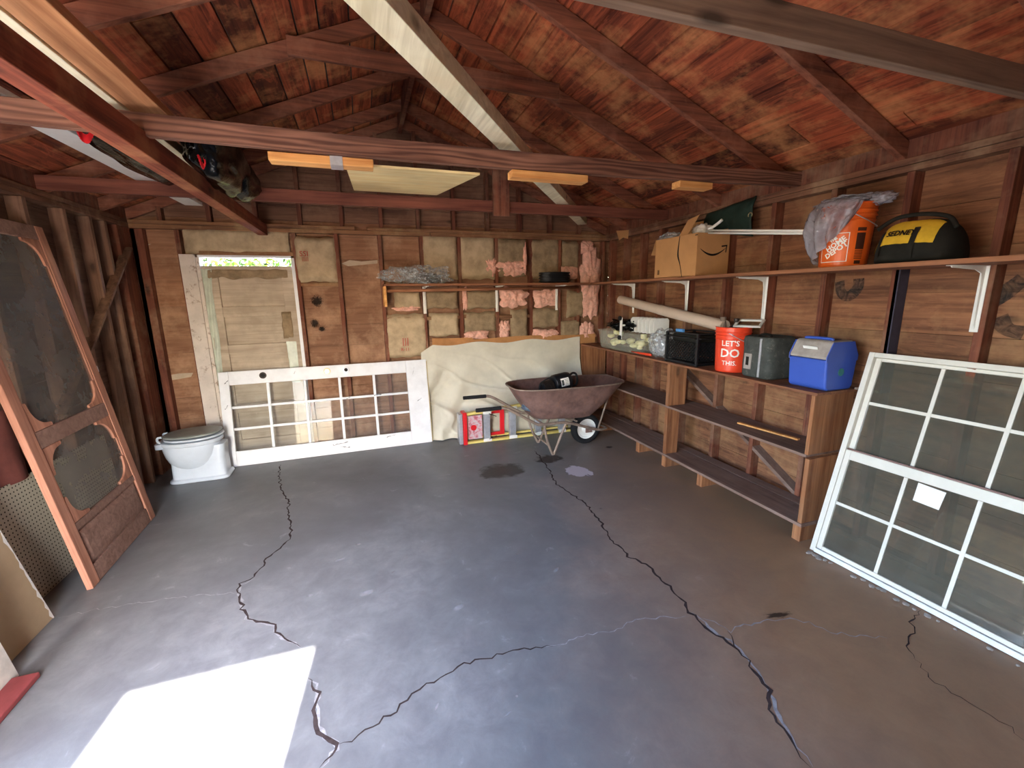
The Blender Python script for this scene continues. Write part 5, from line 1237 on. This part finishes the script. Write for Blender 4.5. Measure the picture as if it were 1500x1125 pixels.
bm = bmn(); sheet(bm, lambda u, v: mt @ Vector((-.0+.10*u, -math.cos((v-.5)*.9+.18)*.1055, .15+math.sin((v-.5)*.9+.18)*.1005)), 4, 10); obj('label_plate', bm, m_white, t)
bm = bmn()
for k in range(5):
    a0 = -.2+k*.16
    sheet(bm, lambda u, v: mt @ Vector((.045+.048*u, -math.cos(a0+v*.05)*.1065, .15+math.sin(a0+v*.05)*.1015)), 2, 1)
sheet(bm, lambda u, v: mt @ Vector((.006+.03*u, -math.cos(-.15+v*.6)*.1065, .15+math.sin(-.15+v*.6)*.1015)), 2, 6)
obj('label_print', bm, m_grey, t)
for x in (-.13, .11):
    for y in (-.05, .05):
        bm = bmn(); a = mt @ Vector((x, y, .06)); b = Vector((a.x, a.y, .405)); tube(bm, [a, b], .011, 8); obj('foot', bm, m_black, t)
bm = bmn(); mt2 = Matrix.Translation((-1.40, WY-.08, .50)) @ Matrix.Rotation(.3, 4, 'Y')
for k in range(7): tube(bm, [mt2 @ Vector((.065*math.cos(a), .065*math.sin(a), k*.017)) for a in [j*2*PI/20 for j in range(20)]], .010, 7, closed=True)
o = obj('hose_coil', bm, plain('blue_grey_hose', (90, 106, 122), .2, 0, .7), None, smooth=True); tag(o, 'small shiny blue-grey hose coil at the handle end of the wheelbarrow tray', 'hose')

# ------------------------------------------------------------------ white sash window leaning at right
th = .245; yaw = math.atan2(-1, .05)
e1 = Vector((.05, -1, 0)).normalized(); bb = Vector((1, .05, 0)).normalized(); e2 = bb*math.sin(th)+Vector((0, 0, math.cos(th))); ey = e2.cross(e1)
mt = Matrix((e1, ey, e2)).transposed().to_4x4(); mt.translation = Vector((-.28, -3.30, 0.002))+e1*.034
t = thing('salvaged_sash', 'white double-hung window with muntin grid leaning on the right wall', 'window')
t.location = mt.translation; t.rotation_euler = mt.to_euler(); WM[t.name] = mt
Ww, Hw = 1.085, 1.35
sgn = 1 if ey.x > 0 else -1       # local y points at the wall when sgn is 1
def B(a, b): return (a[0], a[1]*sgn, a[2]), (b[0], b[1]*sgn, b[2])
def wb(nm, L, mat=None, par=None, bev=.003):
    bm = bmn()
    for a, b in L:
        y0, y1 = sorted((a[1]*sgn, b[1]*sgn)); box(bm, (a[0], y0, a[2]), (b[0], y1, b[2]))
    return obj(nm, bm, mat or m_sash, par or t, bevel=bev, local=True)
wb('frame_jamb', [((0, 0, 0), (.032, .05, Hw))]); wb('frame_jamb', [((Ww-.032, 0, 0), (Ww, .05, Hw))])
wb('frame_head', [((.033, 0, Hw-.03), (Ww-.033, .05, Hw))]); wb('frame_sill', [((.033, -.012, 0), (Ww-.033, .05, .028))], m_paint)
V1, V2 = .372, .69; gl, gr = .07, Ww-.07
def sash(nm, z0, z1, zb, zt, y0, zm):
    s = wb(nm, [((.034, y0, z0), (gl-.005, y0+.02, z1)), ((gr+.005, y0, z0), (Ww-.034, y0+.02, z1)), ((gl-.005, y0, z0), (gr+.005, y0+.02, zb)), ((gl-.005, y0, zt), (gr+.005, y0+.02, z1))])
    g = wb('glass', [((gl-.003, y0+.009, zb), (gr+.003, y0+.011, zt))], m_glass, s, 0)
    for x in (V1, V2): wb('muntin', [((x-.0095, y0+.001, zb+.001), (x+.0095, y0+.0085, zt-.001))], None, s, .001)
    wb('muntin', [((gl-.003, y0+.002, zm-.0095), (gr+.003, y0+.0088, zm+.0095))], None, s, .001)
sash('upper_sash', .668, Hw-.031, .722, 1.30, .026, 1.03); sash('lower_sash', .03, .712, .055, .652, .003, .36)
bm = bmn(); 
wb('meeting_strip', [((.04, .001, .7125), (Ww-.04, .022, .722))], m_rust, None, .001)
bm = bmn(); P = [(.43, .645), (.555, .638), (.548, .535), (.43, .54)]
face(bm, [bm.verts.new((x, (.0005+.008)*sgn, z)) for x, z in P]); o = obj('paper_note', bm, m_white, t, local=True); o['label'] = 'blank white paper stuck on the glass'
bm = bmn(); R = random.Random(12)
for k in range(26):
    u = R.uniform(.0, 1.1); p = mt @ Vector((u, -.03*sgn, 0)); r = R.uniform(.008, .022)
    blob(bm, (p.x-R.uniform(.0, .03), p.y, .004), (r, r, .006), .4, 2, k, 1)
o = obj('paint_flakes', bm, m_lid); tag(o, 'crumbs of old putty and paint along the foot of the sash window', 'debris', kind='stuff')

# details that belong to a part sit under that part
def mid(o): return (Vector(o.bound_box[0])+Vector(o.bound_box[6]))/2
def under(parts, owner):
    byr = {}
    for o in list(COL.objects):
        if o.parent and o.parent.type == 'EMPTY': byr.setdefault(o.parent.name, []).append(o)
    for root, ch in byr.items():
        own = [c for c in ch if c.name.split('.')[0] == owner]
        if not own: continue
        for c in ch:
            if c.name.split('.')[0] in parts:
                k = min(own, key=lambda q: (mid(q)-mid(c)).length)
                c.parent = k
under(('print', 'print_outline', 'print_mark', 'print_line', 'wire_handle'), 'bucket_body')
under(('label_print',), 'label_plate'); under(('lid_plaque', 'handle_recess'), 'lid'); under(('label_window',), 'label_holder'); under(('lettering',), 'front_panel')
under(('bore_hole',), 'bore_ring'); under(('hub',), 'tyre'); under(('hinge',), 'seat_ring'); under(('arrow_print',), 'box_end'); under(('side_print', 'open_seam'), 'box_side')
